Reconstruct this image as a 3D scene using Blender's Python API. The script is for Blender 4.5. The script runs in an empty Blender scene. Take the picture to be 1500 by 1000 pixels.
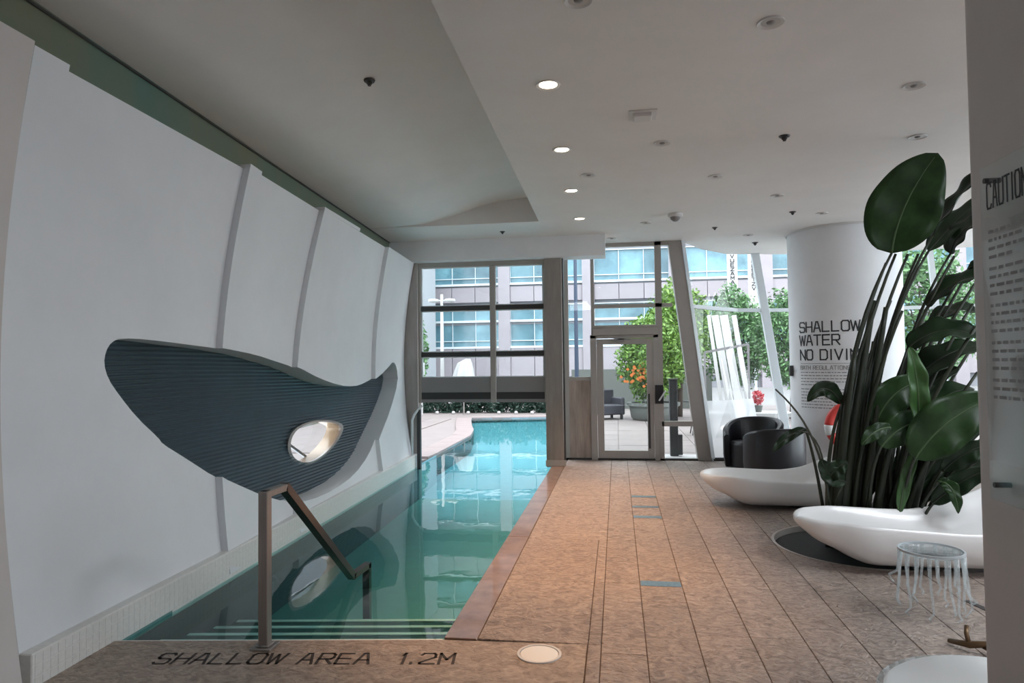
import bpy, bmesh, math, random
import numpy as np
from mathutils import Vector, Matrix
random.seed(7); rng = np.random.default_rng(7)
scene = bpy.context.scene
COL = scene.collection

# ------------------------------------------------------------------ camera, sky, exposure
F, CAM_H, YAW, PITCH, ROLL = 1000.0, 1.6, 0.1523610625611613, 0.03183503669909795, 0.012
fw = Vector((-math.sin(YAW)*math.cos(PITCH), math.cos(YAW)*math.cos(PITCH), math.sin(PITCH)))
_r0 = Vector((math.cos(YAW), math.sin(YAW), 0)); _u0 = _r0.cross(fw)
up = math.cos(ROLL)*_u0 + math.sin(ROLL)*_r0
rt = math.cos(ROLL)*_r0 - math.sin(ROLL)*_u0
CAM = Vector((0, 0, CAM_H))
cd = bpy.data.cameras.new('camera'); cam = bpy.data.objects.new('camera', cd); COL.objects.link(cam)
cd.sensor_width = 36; cd.lens = F/1500*36; cd.clip_end = 300; cd.clip_start = 0.05
m3 = Matrix((rt, up, -fw)).transposed(); cam.matrix_world = Matrix.Translation(CAM) @ m3.to_4x4()
scene.camera = cam
def ray(px, py): return fw + rt*((px-750)/F) - up*((py-500)/F)
def at(px, py, y):
    d = ray(px, py); return CAM + d*(y/d.y)
def on(px, py, z=0.0):
    d = ray(px, py); return CAM + d*((z-CAM_H)/d.z)

scene.view_settings.view_transform = 'Standard'; scene.view_settings.look = 'None'
scene.view_settings.gamma = 1; scene.view_settings.use_curve_mapping = False
scene.view_settings.exposure = 0.23
SKY = 5.2
w = bpy.data.worlds.new('overcast_sky'); scene.world = w; w.use_nodes = True
nt = w.node_tree; nt.nodes.clear()
wo = nt.nodes.new('ShaderNodeOutputWorld'); bg = nt.nodes.new('ShaderNodeBackground')
tc = nt.nodes.new('ShaderNodeTexCoord'); sx = nt.nodes.new('ShaderNodeSeparateXYZ'); cr = nt.nodes.new('ShaderNodeValToRGB')
cr.color_ramp.elements[0].position = 0.0; cr.color_ramp.elements[0].color = (.80, .86, .93, 1)
cr.color_ramp.elements[1].position = 0.8; cr.color_ramp.elements[1].color = (.92, .96, 1.0, 1)
nt.links.new(tc.outputs['Generated'], sx.inputs[0]); nt.links.new(sx.outputs[2], cr.inputs[0])
nt.links.new(cr.outputs[0], bg.inputs[0]); bg.inputs[1].default_value = SKY; nt.links.new(bg.outputs[0], wo.inputs[0])

def area_light(name, loc, size, energy, color, size_y=None, rot=(0, 0, 0)):
    l = bpy.data.lights.new(name, 'AREA'); l.energy = energy; l.color = color; l.size = size
    if size_y: l.shape = 'RECTANGLE'; l.size_y = size_y
    o = bpy.data.objects.new(name, l); COL.objects.link(o); o.location = loc; o.rotation_euler = rot
    return o
# added fill lights behind the camera, with no fittings to carry them
for x, y, e in ((-0.2, -0.8, 8), (3.3, -0.4, 85)):
    area_light('back_fill_light', (x, y, 3.5), 1.4, e, (.95, .96, 1.0))

area_light('side_fill_light', (3.9, 4.1, 3.5), 1.3, 95, (.88, .94, 1.0))  # added fill to brighten loungers and floor, out of view behind the pier
# ------------------------------------------------------------------ helpers
def tag(o, label=None, cat=None, group=None, kind=None):
    if label: o['label'] = label
    if cat: o['category'] = cat
    if group: o['group'] = group
    if kind: o['kind'] = kind
    return o
def empty(name, loc=(0, 0, 0), label=None, cat=None, group=None, kind=None):
    o = bpy.data.objects.new(name, None); COL.objects.link(o); o.location = loc
    o.empty_display_size = .1
    return tag(o, label, cat, group, kind)
class MB:
    def __init__(s): s.v = []; s.f = []
    def add(s, vs, fs):
        n = len(s.v); s.v += [tuple(p) for p in vs]; s.f += [tuple(i+n for i in f) for f in fs]; return s
    def box(s, x0, x1, y0, y1, z0, z1):
        vs = [(x, y, z) for z in (z0, z1) for y in (y0, y1) for x in (x0, x1)]
        return s.add(vs, [(0, 2, 3, 1), (4, 5, 7, 6), (0, 1, 5, 4), (2, 6, 7, 3), (0, 4, 6, 2), (1, 3, 7, 5)])
    def bar(s, a, b, w, h=None, side=None):
        a, b = Vector(a), Vector(b); h = h or w; d = (b-a).normalized()
        sd = Vector(side) if side else (Vector((0, 0, 1)) if abs(d.z) < .95 else Vector((0, 1, 0)))
        p = d.cross(sd).normalized(); q = p.cross(d).normalized()
        vs = [c + p*(i*w/2) + q*(j*h/2) for c in (a, b) for i, j in ((-1, -1), (1, -1), (1, 1), (-1, 1))]
        return s.add(vs, [(0, 1, 2, 3), (7, 6, 5, 4), (0, 4, 5, 1), (1, 5, 6, 2), (2, 6, 7, 3), (3, 7, 4, 0)])
    def prism(s, pts, z0, z1):
        n = len(pts)
        vs = [(p[0], p[1], z0) for p in pts] + [(p[0], p[1], z1) for p in pts]
        fs = [tuple(range(n-1, -1, -1)), tuple(range(n, 2*n))] + [(i, (i+1) % n, n+(i+1) % n, n+i) for i in range(n)]
        return s.add(vs, fs)
    def tube(s, pts, r, n=8, cap=True):
        pts = [Vector(p) for p in pts]; rs = r if hasattr(r, '__len__') else [r]*len(pts)
        ref = Vector((0, 0, 1)); vs = []; d0 = (pts[-1]-pts[0]).normalized()
        if abs(d0.z) > .8: ref = Vector((1, 0, 0))
        for i, p in enumerate(pts):
            d = (pts[min(i+1, len(pts)-1)]-pts[max(i-1, 0)]).normalized()
            a = d.cross(ref)
            if a.length < 1e-4: a = d.cross(Vector((0, 1, 0)))
            a.normalize(); b = a.cross(d)
            for k in range(n):
                t = 2*math.pi*k/n; vs.append(p + (a*math.cos(t)+b*math.sin(t))*rs[i])
        fs = [(i*n+k, i*n+(k+1) % n, (i+1)*n+(k+1) % n, (i+1)*n+k) for i in range(len(pts)-1) for k in range(n)]
        if cap: fs += [tuple(range(n-1, -1, -1)), tuple(range((len(pts)-1)*n, len(pts)*n))]
        return s.add(vs, fs)
    def lathe(s, prof, c=(0, 0, 0), n=24, closed=False, a0=0, a1=2*math.pi):
        full = abs(a1-a0-2*math.pi) < 1e-6; m = n if full else n+1; vs = []
        for r, z in prof:
            for k in range(m):
                t = a0+(a1-a0)*k/n; vs.append((c[0]+r*math.cos(t), c[1]+r*math.sin(t), c[2]+z))
        fs = []; L = len(prof)
        for i in range(L if closed else L-1):
            j = (i+1) % L
            for k in range(n):
                k2 = (k+1) % m; fs.append((i*m+k, i*m+k2, j*m+k2, j*m+k))
        if not full and closed:
            fs += [tuple(i*m for i in range(L)), tuple(i*m+n for i in range(L-1, -1, -1))]
        return s.add(vs, fs)
    def grid(s, fn, nu, nv):
        vs = [fn(i/nu, j/nv) for i in range(nu+1) for j in range(nv+1)]
        return s.add(vs, [(i*(nv+1)+j, (i+1)*(nv+1)+j, (i+1)*(nv+1)+j+1, i*(nv+1)+j+1) for i in range(nu) for j in range(nv)])
    def solid(s, f1, f2, nu, nv):
        g = lambda fn: [tuple(fn(i/nu, j/nv)) for i in range(nu+1) for j in range(nv+1)]
        a = g(f1); b = g(f2); N = len(a); I = lambda i, j: i*(nv+1)+j
        fs = []
        for i in range(nu):
            for j in range(nv):
                q = (I(i, j), I(i+1, j), I(i+1, j+1), I(i, j+1)); fs.append(q); fs.append(tuple(N+k for k in reversed(q)))
        rim = [I(i, 0) for i in range(nu)] + [I(nu, j) for j in range(nv)] + [I(i, nv) for i in range(nu, 0, -1)] + [I(0, j) for j in range(nv, 0, -1)]
        for k in range(len(rim)):
            p, q = rim[k], rim[(k+1) % len(rim)]; fs.append((q, p, p+N, q+N))
        return s.add(a+b, fs)
    def build(s, name, m, parent=None, smooth=False, bevel=0, fix=True, world=True):
        me = bpy.data.meshes.new(name); me.from_pydata(s.v, [], s.f)
        if fix:
            b = bmesh.new(); b.from_mesh(me); bmesh.ops.recalc_face_normals(b, faces=b.faces)
            if bevel: bmesh.ops.bevel(b, geom=b.edges[:], offset=bevel, segments=1, affect='EDGES', clamp_overlap=True)
            b.to_mesh(me); b.free()
        if m: me.materials.append(m)
        if smooth is True:
            for p in me.polygons: p.use_smooth = True
        elif smooth:
            me.shade_smooth() if hasattr(me, 'shade_smooth') else None
            try: me.set_sharp_from_angle(angle=smooth)
            except Exception: pass
        return link(name, me, parent, world)
def link(name, me, parent=None, world=True):
    o = bpy.data.objects.new(name, me); COL.objects.link(o)
    if parent:
        o.parent = parent
        if world:                       # vertices are given in world coordinates
            t = parent; off = Vector()
            while t: off += Vector(t.location); t = t.parent
            o.location = -off
    return o
def boolean(o, cutters, op='DIFFERENCE'):
    for c in cutters:
        md = o.modifiers.new('cut', 'BOOLEAN'); md.operation = op; md.object = c; md.solver = 'EXACT'
    bpy.context.view_layer.update()
    dg = bpy.context.evaluated_depsgraph_get()
    me = bpy.data.meshes.new_from_object(o.evaluated_get(dg)); o.modifiers.clear()
    old = o.data; o.data = me; me.name = old.name
def drop(*os):
    for o in os: bpy.data.objects.remove(o, do_unlink=True)
def setloc(o, loc):
    """move the origin of a world-space thing-mesh to loc without moving the shape"""
    o.data.transform(Matrix.Translation(-Vector(loc))); o.location = loc; return o

# ------------------------------------------------------------------ materials
def mat(name, c, rough=.5, metal=0, var=0, vscale=8, bump=0, bscale=30, stretch=(1, 1, 1), coat=0, c2=None, rnd=0, spec=.5, emit=None, es=1, trans=0, coords='Object', dist=0):
    m = bpy.data.materials.new(name); m.use_nodes = True; t = m.node_tree; b = t.nodes['Principled BSDF']
    b.inputs['Base Color'].default_value = (*c, 1); b.inputs['Roughness'].default_value = rough; b.inputs['Metallic'].default_value = metal
    b.inputs['Specular IOR Level'].default_value = spec
    if coat: b.inputs['Coat Weight'].default_value = coat; b.inputs['Coat Roughness'].default_value = .06
    if emit: b.inputs['Emission Color'].default_value = (*emit, 1); b.inputs['Emission Strength'].default_value = es
    if trans: b.inputs['Transmission Weight'].default_value = trans
    if var or bump or c2:
        tcn = t.nodes.new('ShaderNodeTexCoord'); mp = t.nodes.new('ShaderNodeMapping'); mp.inputs['Scale'].default_value = stretch
        t.links.new(tcn.outputs[coords], mp.inputs[0])
    col = None
    if var or c2:
        n = t.nodes.new('ShaderNodeTexNoise'); n.inputs['Scale'].default_value = vscale; n.inputs['Detail'].default_value = 6; n.inputs['Distortion'].default_value = dist; n.inputs['Roughness'].default_value = .65
        r = t.nodes.new('ShaderNodeValToRGB'); t.links.new(mp.outputs[0], n.inputs['Vector']); t.links.new(n.outputs['Fac'], r.inputs[0])
        a = [max(0, x*(1-var)) for x in c]; d = list(c2) if c2 else [min(1, x*(1+var)) for x in c]
        r.color_ramp.elements[0].position = .33; r.color_ramp.elements[1].position = .67
        r.color_ramp.elements[0].color = (*a, 1); r.color_ramp.elements[1].color = (*d, 1); col = r.outputs[0]
    if rnd:
        oi = t.nodes.new('ShaderNodeObjectInfo'); mr = t.nodes.new('ShaderNodeMapRange'); mr.inputs['To Min'].default_value = 1-rnd; mr.inputs['To Max'].default_value = 1+rnd
        t.links.new(oi.outputs['Random'], mr.inputs['Value']); hs = t.nodes.new('ShaderNodeHueSaturation')
        if col: t.links.new(col, hs.inputs['Color'])
        else: hs.inputs['Color'].default_value = (*c, 1)
        t.links.new(mr.outputs[0], hs.inputs['Value']); col = hs.outputs[0]
    if col: t.links.new(col, b.inputs['Base Color'])
    if bump:
        n2 = t.nodes.new('ShaderNodeTexNoise'); n2.inputs['Scale'].default_value = bscale; n2.inputs['Detail'].default_value = 5; n2.inputs['Distortion'].default_value = dist
        bp = t.nodes.new('ShaderNodeBump'); bp.inputs['Strength'].default_value = bump; bp.inputs['Distance'].default_value = .02
        t.links.new(mp.outputs[0], n2.inputs['Vector']); t.links.new(n2.outputs['Fac'], bp.inputs['Height']); t.links.new(bp.outputs[0], b.inputs['Normal'])
    return m
def glass_mat(name, tint=(.95, .98, .98), ior=1.45, rough=0.0, frost=0, bump=None):
    m = bpy.data.materials.new(name); m.use_nodes = True; t = m.node_tree; t.nodes.clear()
    o = t.nodes.new('ShaderNodeOutputMaterial'); mx = t.nodes.new('ShaderNodeMixShader'); tr = t.nodes.new('ShaderNodeBsdfTransparent')
    gl = t.nodes.new('ShaderNodeBsdfGlossy'); fr = t.nodes.new('ShaderNodeFresnel')
    tr.inputs[0].default_value = (*tint, 1); gl.inputs['Roughness'].default_value = rough; fr.inputs[0].default_value = ior
    ge = t.nodes.new('ShaderNodeNewGeometry'); mi = t.nodes.new('ShaderNodeMapRange'); mi.inputs['To Min'].default_value = ior; mi.inputs['To Max'].default_value = 1/ior
    t.links.new(ge.outputs['Backfacing'], mi.inputs['Value']); t.links.new(mi.outputs[0], fr.inputs[0])
    t.links.new(fr.outputs[0], mx.inputs[0]); t.links.new(gl.outputs[0], mx.inputs[2])
    if frost:
        df = t.nodes.new('ShaderNodeBsdfTranslucent'); df.inputs[0].default_value = (.9, .95, .97, 1)
        d2 = t.nodes.new('ShaderNodeBsdfDiffuse'); d2.inputs[0].default_value = (.85, .92, .95, 1)
        ma = t.nodes.new('ShaderNodeMixShader'); ma.inputs[0].default_value = .4; t.links.new(df.outputs[0], ma.inputs[1]); t.links.new(d2.outputs[0], ma.inputs[2])
        mb = t.nodes.new('ShaderNodeMixShader'); mb.inputs[0].default_value = frost
        t.links.new(tr.outputs[0], mb.inputs[1]); t.links.new(ma.outputs[0], mb.inputs[2]); t.links.new(mb.outputs[0], mx.inputs[1])
    else: t.links.new(tr.outputs[0], mx.inputs[1])
    if bump:
        tcn = t.nodes.new('ShaderNodeTexCoord'); mp = t.nodes.new('ShaderNodeMapping'); mp.inputs['Scale'].default_value = bump[2]
        n = t.nodes.new('ShaderNodeTexNoise'); n.inputs['Scale'].default_value = bump[0]; n.inputs['Detail'].default_value = 3
        bp = t.nodes.new('ShaderNodeBump'); bp.inputs['Strength'].default_value = bump[1]; bp.inputs['Distance'].default_value = .01
        t.links.new(tcn.outputs['Object'], mp.inputs[0]); t.links.new(mp.outputs[0], n.inputs['Vector']); t.links.new(n.outputs['Fac'], bp.inputs['Height'])
        t.links.new(bp.outputs[0], gl.inputs['Normal']); t.links.new(bp.outputs[0], fr.inputs['Normal'])
    t.links.new(mx.outputs[0], o.inputs[0]); return m

M = {}
M['white'] = mat('white_plaster', (.80, .81, .83), .55, var=.03, vscale=2, bump=.03, bscale=60)
M['wallw'] = mat('white_wall_panel', (.77, .79, .82), .5, var=.035, vscale=1.2)
M['ceil'] = mat('ceiling_paint', (.76, .74, .72), .6, var=.03, vscale=1.5)
M['pier'] = mat('pier_paint', (.62, .58, .56), .5, var=.04, vscale=2)
M['teal'] = mat('teal_band', (.12, .22, .185), .5, c2=(.20, .19, .12), vscale=1.1, var=.1, stretch=(1, .6, .2))
M['curb'] = mat('mosaic_curb', (.78, .77, .74), .3, var=.05, vscale=40)
M['stone'] = mat('riven_stone', (.27, .21, .178), .42, c2=(.45, .365, .315), vscale=9, var=.34, bump=1.0, bscale=13, dist=2.2, stretch=(1.0, 1.35, 1), rnd=.08)
M['slab'] = mat('brown_slab', (.30, .23, .18), .45, c2=(.47, .375, .31), vscale=10, var=.3, bump=.6, bscale=14, dist=1.8, stretch=(1, 1.3, 1), rnd=.03)
M['wet'] = mat('wet_coping', (.22, .14, .105), .3, c2=(.31, .21, .16), vscale=6, var=.2, bump=.05, bscale=9, coat=.35)
M['grout'] = mat('grout', (.13, .10, .085), .8)
M['blue'] = mat('blue_tile', (.10, .20, .30), .3, var=.25, vscale=40)
M['rib'] = mat('ribbed_screen', (.030, .055, .072), .42, var=.12, vscale=3)
M['gold'] = mat('gold_reveal', (.34, .25, .17), .25, metal=.2, var=.1, vscale=3)
M['steel'] = mat('brushed_steel', (.40, .37, .35), .32, metal=.85, var=.1, vscale=30, stretch=(1, 1, .06))
M['steelpost'] = mat('steel_post', (.34, .31, .29), .38, metal=.6, var=.12, vscale=12, stretch=(1, 1, .15))
M['alu'] = mat('anodised_frame', (.40, .375, .35), .4, metal=.25, var=.03)
M['alul'] = mat('pale_frame', (.68, .72, .74), .4, metal=.1)
M['dark'] = mat('dark_rail', (.035, .035, .036), .4)
M['grey'] = mat('grey_panel', (.25, .24, .245), .45)
M['wood'] = mat('veneer', (.30, .24, .20), .4, c2=(.46, .38, .33), vscale=3, var=.2, stretch=(3.2, 1, .35))
M['glass'] = glass_mat('window_glass')
M['frost'] = glass_mat('frosted_glass', frost=.75)
M['water'] = glass_mat('pool_water', tint=(.58, .87, .85), ior=1.33, bump=(2.4, .16, (1, .7, 1)))
M['pool'] = mat('pool_tile', (.21, .39, .48), .35, var=.05, vscale=6)
M['pool_dim'] = mat('dimmed_green_tile', (.15, .31, .30), .35, var=.06, vscale=6)  # greener, darker pool tile; the dimmer indoor light is put into the colour
M['tread'] = mat('dark_tread', (.03, .06, .06), .4)
M['lounge'] = mat('moulded_white', (.86, .86, .86), .32, coat=.2)
M['black'] = mat('black_leather', (.012, .012, .016), .38)
M['soil'] = mat('black_pit', (.012, .012, .012), .7, bump=.4, bscale=60)
M['rim'] = mat('pit_rim', (.45, .40, .36), .35, metal=.4)
M['ink'] = mat('black_lettering', (.025, .026, .03), .5)
M['ink2'] = mat('grey_lettering', (.30, .29, .29), .5)
M['engr'] = mat('engraved_lettering', (.045, .035, .03), .6)
M['acryl'] = glass_mat('clear_acrylic', tint=(.93, .96, .97), ior=1.49, frost=.26)
M['sign'] = glass_mat('clear_sign', tint=(.96, .98, .98), ior=1.49, frost=.05)
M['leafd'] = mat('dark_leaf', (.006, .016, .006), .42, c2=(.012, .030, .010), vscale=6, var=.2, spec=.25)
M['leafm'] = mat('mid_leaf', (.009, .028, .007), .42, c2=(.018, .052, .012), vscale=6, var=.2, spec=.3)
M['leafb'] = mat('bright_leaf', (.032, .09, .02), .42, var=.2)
M['stem'] = mat('petiole', (.008, .014, .006), .5, c2=(.022, .028, .012), vscale=9, var=.25, stretch=(1, 1, .2))
M['stembr'] = mat('brown_stalk', (.045, .045, .03), .5, var=.3)
M['rib_leaf'] = mat('pale_midrib', (.05, .09, .035), .4)
M['red'] = mat('buoy_red', (.62, .045, .035), .4)
M['buoyw'] = mat('buoy_white', (.82, .82, .80), .4)
M['lamp'] = mat('lit_lens', (1, .9, .75), .4, emit=(1, .86, .66), es=7)
M['off'] = mat('unlit_lens', (.50, .48, .46), .3)
M['ringw'] = mat('fitting_white', (.66, .65, .64), .4)
M['bronze'] = mat('bronze', (.16, .10, .055), .35, metal=.7)
# outdoors
M['pave'] = mat('patio_stone', (.19, .165, .16), .6, var=.08, vscale=2, rnd=.05)
M['copest'] = mat('pale_coping', (.24, .195, .19), .5, var=.06, vscale=4)
M['street'] = mat('street', (.2, .2, .2), .8)
M['fac'] = mat('facade_stone', (.255, .23, .25), .6, var=.05, vscale=1, rnd=.06)
M['facd'] = mat('facade_grey', (.20, .205, .225), .6, var=.06, vscale=1)
M['pane'] = mat('facade_glass', (.06, .15, .20), .12, c2=(.14, .28, .33), vscale=.5, var=.3, rnd=.22)
M['sill'] = mat('facade_sill', (.50, .55, .58), .4)
M['pale'] = mat('pale_render', (.34, .36, .385), .6)
M['foly'] = mat('yellow_green_leaves', (.06, .15, .02), .5, c2=(.19, .33, .06), vscale=5, var=.3)
M['folg'] = mat('green_leaves', (.045, .12, .045), .5, c2=(.13, .27, .10), vscale=5, var=.3)
M['fold'] = mat('dark_hedge_leaves', (.012, .035, .022), .5, c2=(.03, .07, .05), vscale=5, var=.3)
M['bark'] = mat('bark', (.06, .045, .035), .8)
M['canvas'] = mat('white_canvas', (.42, .42, .42), .7)
M['rattan'] = mat('dark_rattan', (.035, .035, .045), .6, bump=.5, bscale=90)
M['planter'] = mat('planter_grey', (.11, .12, .11), .6)
M['orange'] = mat('orange_flower', (.45, .12, .02), .5)
M['yellow'] = mat('yellow_flower', (.55, .45, .06), .5)
M['post'] = mat('dark_grey_post', (.055, .06, .065), .5)
M['navy'] = mat('navy_mast', (.03, .045, .08), .5)
M['pink'] = mat('pink_flower', (.55, .06, .08), .5)

# ------------------------------------------------------------------ left wall geometry
_bz = np.array([0, .2, .45, .9, 1.3, 1.65, 2.25, 2.9, 3.3]); _bb = np.array([0, -.03, -.07, -.12, -.148, -.155, -.12, -.04, .035])
_bp = np.polyfit(_bz, _bb, 4)
def wsurf(y, z): return -2.86-.036*y+float(np.polyval(_bp, z))
def wall_hit(px, py, off=0.0):
    d = ray(px, py); y = 5.0
    for _ in range(40):
        z = CAM_H + d.z/d.y*y; x = wsurf(y, z)+off; y = .5*y+.5*(x/d.x*d.y)
    return y, CAM_H + d.z/d.y*y
def seam(top, bot):
    a, b = wall_hit(*top), wall_hit(*bot)
    return lambda z: a[0]+(b[0]-a[0])*(z-a[1])/(b[1]-a[1])
seams = [lambda z: 3.06, seam((358, 240), (325, 818)), seam((467, 310), (430, 757)), seam((562, 372), (555, 690)), lambda z: 10.62]
WT = 3.235; LIP = .035; THK = .40
wall_left = empty('wall_left', (-3, 3.06, 0), kind='structure')
panels = []
for k in range(4):
    def sy(u, z, k=k): a = seams[k](z); return a+(seams[k+1](z)-a)*u
    step = .06 if k else 0
    f1 = lambda u, v, sy=sy, step=step: (wsurf(sy(u, v*WT), v*WT)+step*(1-u), sy(u, v*WT), v*WT)
    f2 = lambda u, v, sy=sy: (wsurf(sy(u, v*WT), v*WT)-THK, sy(u, v*WT), v*WT)
    panels.append(MB().solid(f1, f2, 8, 22).build('panel', M['wallw'], wall_left, smooth=.5))
for k, (lx, ly) in enumerate(((105, 82), (377, 255), (522, 341))):
    ya = seams[k](WT); yb = wall_hit(lx, ly)[0]; st_ = .06 if k else 0
    g1 = lambda u, v: (wsurf(ya+(yb-ya)*u, WT+LIP*v)+st_*(1-u*.3), ya+(yb-ya)*u, WT+LIP*v)
    g2 = lambda u, v: (wsurf(ya+(yb-ya)*u, WT+LIP*v)-THK, ya+(yb-ya)*u, WT+LIP*v)
    MB().solid(g1, g2, 3, 1).build('panel_lip', M['wallw'], wall_left)
whale_px = [(152,532),(155,514),(163,501),(177,495),(217,497),(263,503),(318,510),(368,519),(401,529),(428,537),(462,554),(493,564),(517,566),(533,561),(552,550),(566,537),(574,529),(580,538),(582,560),(569,600),(551,639),(539,667),(517,695),(487,716),(447,733),(416,734.5),(379,725),(349,713),(315,699),(269,669),(238,650),(232,641),(201,612),(174,578),(158,554)]
def smooth_ring(pts, n=3):
    for _ in range(n-1):
        q = []
        for i in range(len(pts)):
            a, b = pts[i], pts[(i+1) % len(pts)]
            q += [(a[0]*.75+b[0]*.25, a[1]*.75+b[1]*.25), (a[0]*.25+b[0]*.75, a[1]*.25+b[1]*.75)]
        pts = q
    return pts
def x_prism(yz, x0, x1):
    n = len(yz); vs = [(x0, y, z) for y, z in yz]+[(x1, y, z) for y, z in yz]
    return MB().add(vs, [tuple(range(n)), tuple(range(2*n-1, n-1, -1))]+[(i, (i+1) % n, n+(i+1) % n, n+i) for i in range(n)])
whale = smooth_ring([wall_hit(*p) for p in whale_px], 2)
cut = x_prism(whale, -2.3, -5.0).build('cutter', None)
for p in panels[:4]: boolean(p, [cut])
drop(cut)
for p in panels:
    try: p.data.set_sharp_from_angle(angle=.5)
    except Exception: pass
MB().solid(lambda u, v: (wsurf(2.2+.76*u, v*WT)+.10, 2.2+.76*u, v*WT), lambda u, v: (wsurf(2.2+.76*u, v*WT)-THK, 2.2+.76*u, v*WT), 4, 22).build('end_pilaster', M['pier'], wall_left, smooth=.5)
# ribbed screen behind the opening
ROFF = -.22
def rx(y, z):
    zz = z+.012*math.sin(y*1.1)+ .05*(y-5.5)**2*.1
    return wsurf(y, z)+ROFF+.007*math.sin(2*math.pi*zz/.034)
rz0, rz1, ry0, ry1 = .12, 2.15, 3.25, 10.35
rib = MB().solid(lambda u, v: (rx(ry0+(ry1-ry0)*u, rz0+(rz1-rz0)*v), ry0+(ry1-ry0)*u, rz0+(rz1-rz0)*v),
                 lambda u, v: (wsurf(ry0+(ry1-ry0)*u, rz0+(rz1-rz0)*v)+ROFF-.06, ry0+(ry1-ry0)*u, rz0+(rz1-rz0)*v), 30, 370).build('ribbed_screen', M['rib'], None, smooth=True, fix=True)
egg_px = [(422,646),(428,630),(444,619.5),(465,616),(483.5,618.6),(494,624),(491,639.5),(480,658),(465,673),(450,679),(434,675),(425,664)]
egg = smooth_ring([wall_hit(*p, off=ROFF) for p in egg_px], 3)
ec = x_prism(egg, -2.5, -5.0).build('cutter', None); boolean(rib, [ec]); drop(ec)
tag(rib, 'dark blue ribbed screen set back in the fish-shaped wall opening above the pool', 'wall screen')
ey = sum(p[0] for p in egg)/len(egg); ez = sum(p[1] for p in egg)/len(egg)
def scale_ring(r, k): return [(ey+(y-ey)*k, ez+(z-ez)*k) for y, z in r]
def ring_x(outer, inner, x0, x1):
    n = len(outer); vs = [(x, *p) for x in (x0, x1) for ring in (outer, inner) for p in ring]; fs = []
    for i in range(n):
        j = (i+1) % n
        fs += [(i, j, n+j, n+i), (2*n+i, 3*n+i, 3*n+j, 2*n+j), (i, 2*n+i, 2*n+j, j), (n+i, n+j, 3*n+j, 3*n+i)]
    return MB().add(vs, fs)
xe = wsurf(ey, ez)+ROFF
# ribbed screen tube and its pane
port = empty('window_2', (xe, ey, ez), kind='structure')
ring_x(scale_ring(egg, 1.045), scale_ring(egg, .985), xe+.02, xe-.16).build('port_reveal', M['gold'], port, smooth=.6)
ring_x(scale_ring(egg, 1.075), scale_ring(egg, .975), xe+.035, xe+.005).build('port_rim', M['steel'], port, smooth=.6)
n_ = len(egg); MB().add([(xe-.15, y, z) for y, z in scale_ring(egg, .99)], [tuple(range(n_))]).build('pane', M['glass'], port, fix=False)
b = MB(); b.bar((xe-.17, ey-.34, ez+.02), (xe-.17, ey+.40, ez-.32), .03); b.build('glazing_bar', M['dark'], port)
b = MB(); b.bar((xe-.17, ey-.3, ez+.14), (xe-.17, ey+.5, ez+.16), .025); b.build('glazing_bar', M['alul'], port)
b = MB(); b.box(-9.2, -9.0, 9, 26, -1, 7.5); o = b.build('boundary_wall', M['pale']); tag(o, kind='structure')

# return of the wall end (facing the lobby) and near-left wall
MB().box(-5.6, wsurf(3.06, 1.5)-THK+.05, 2.2, 2.35, 0, 3.56).build('wall_return', M['pier'], wall_left)
o = MB().box(-5.7, -5.55, -3.1, 3.2, 0, 3.56).build('wall_near_left', M['white']); tag(o, kind='structure')
o = MB().box(-5.7, 8.7, -3.2, -3.05, 0, 3.56).build('wall_back', M['white']); tag(o, kind='structure')
# teal band above the wall panels
def bandx(y): return -2.83-.072*y
b = MB(); b.solid(lambda u, v: (bandx(2.0+9.2*u), 2.0+9.2*u, 3.08+.52*v), lambda u, v: (bandx(2.0+9.2*u)-.08, 2.0+9.2*u, 3.08+.52*v), 6, 1)
o = b.build('trim_1', M['teal']); tag(o, kind='structure')
b = MB(); b.bar((bandx(2.0)+.012, 2.0, 3.545), (bandx(11.2)+.012, 11.2, 3.553), .012, .012); b.build('shadow_gap', M['dark'], o)
# mosaic curb
def curbx(y): return -2.82-.034*y
b = MB(); b.solid(lambda u, v: (curbx(3.06+7.6*u), 3.06+7.6*u, -.9+1.07*v), lambda u, v: (curbx(3.06+7.6*u)-.20, 3.06+7.6*u, -.9+1.07*v), 4, 1)
curb = b.build('baseboard_left', M['curb'], None, bevel=.006); tag(curb, kind='structure')
b = MB(); ny = 150
for i in range(ny):
    y = 3.08+i*.05
    if y > 10.55: break
    for z0, z1 in ((-.015, .045), (.05, .105), (.11, .16)):
        x = curbx(y+.022); b.add([(x+.001, y, z0), (x+.001, y+.0475, z0), (x+.001, y+.0475, z1), (x+.001, y, z1), (x+.0025, y+.0015, z0+.0015), (x+.0025, y+.046, z0+.0015), (x+.0025, y+.046, z1-.0015), (x+.0025, y+.0015, z1-.0015)], [(4, 5, 6, 7), (0, 1, 5, 4), (1, 2, 6, 5), (2, 3, 7, 6), (3, 0, 4, 7)])
o = b.build('mosaic_tiles', M['curb'], curb); o['kind'] = 'stuff'

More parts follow.
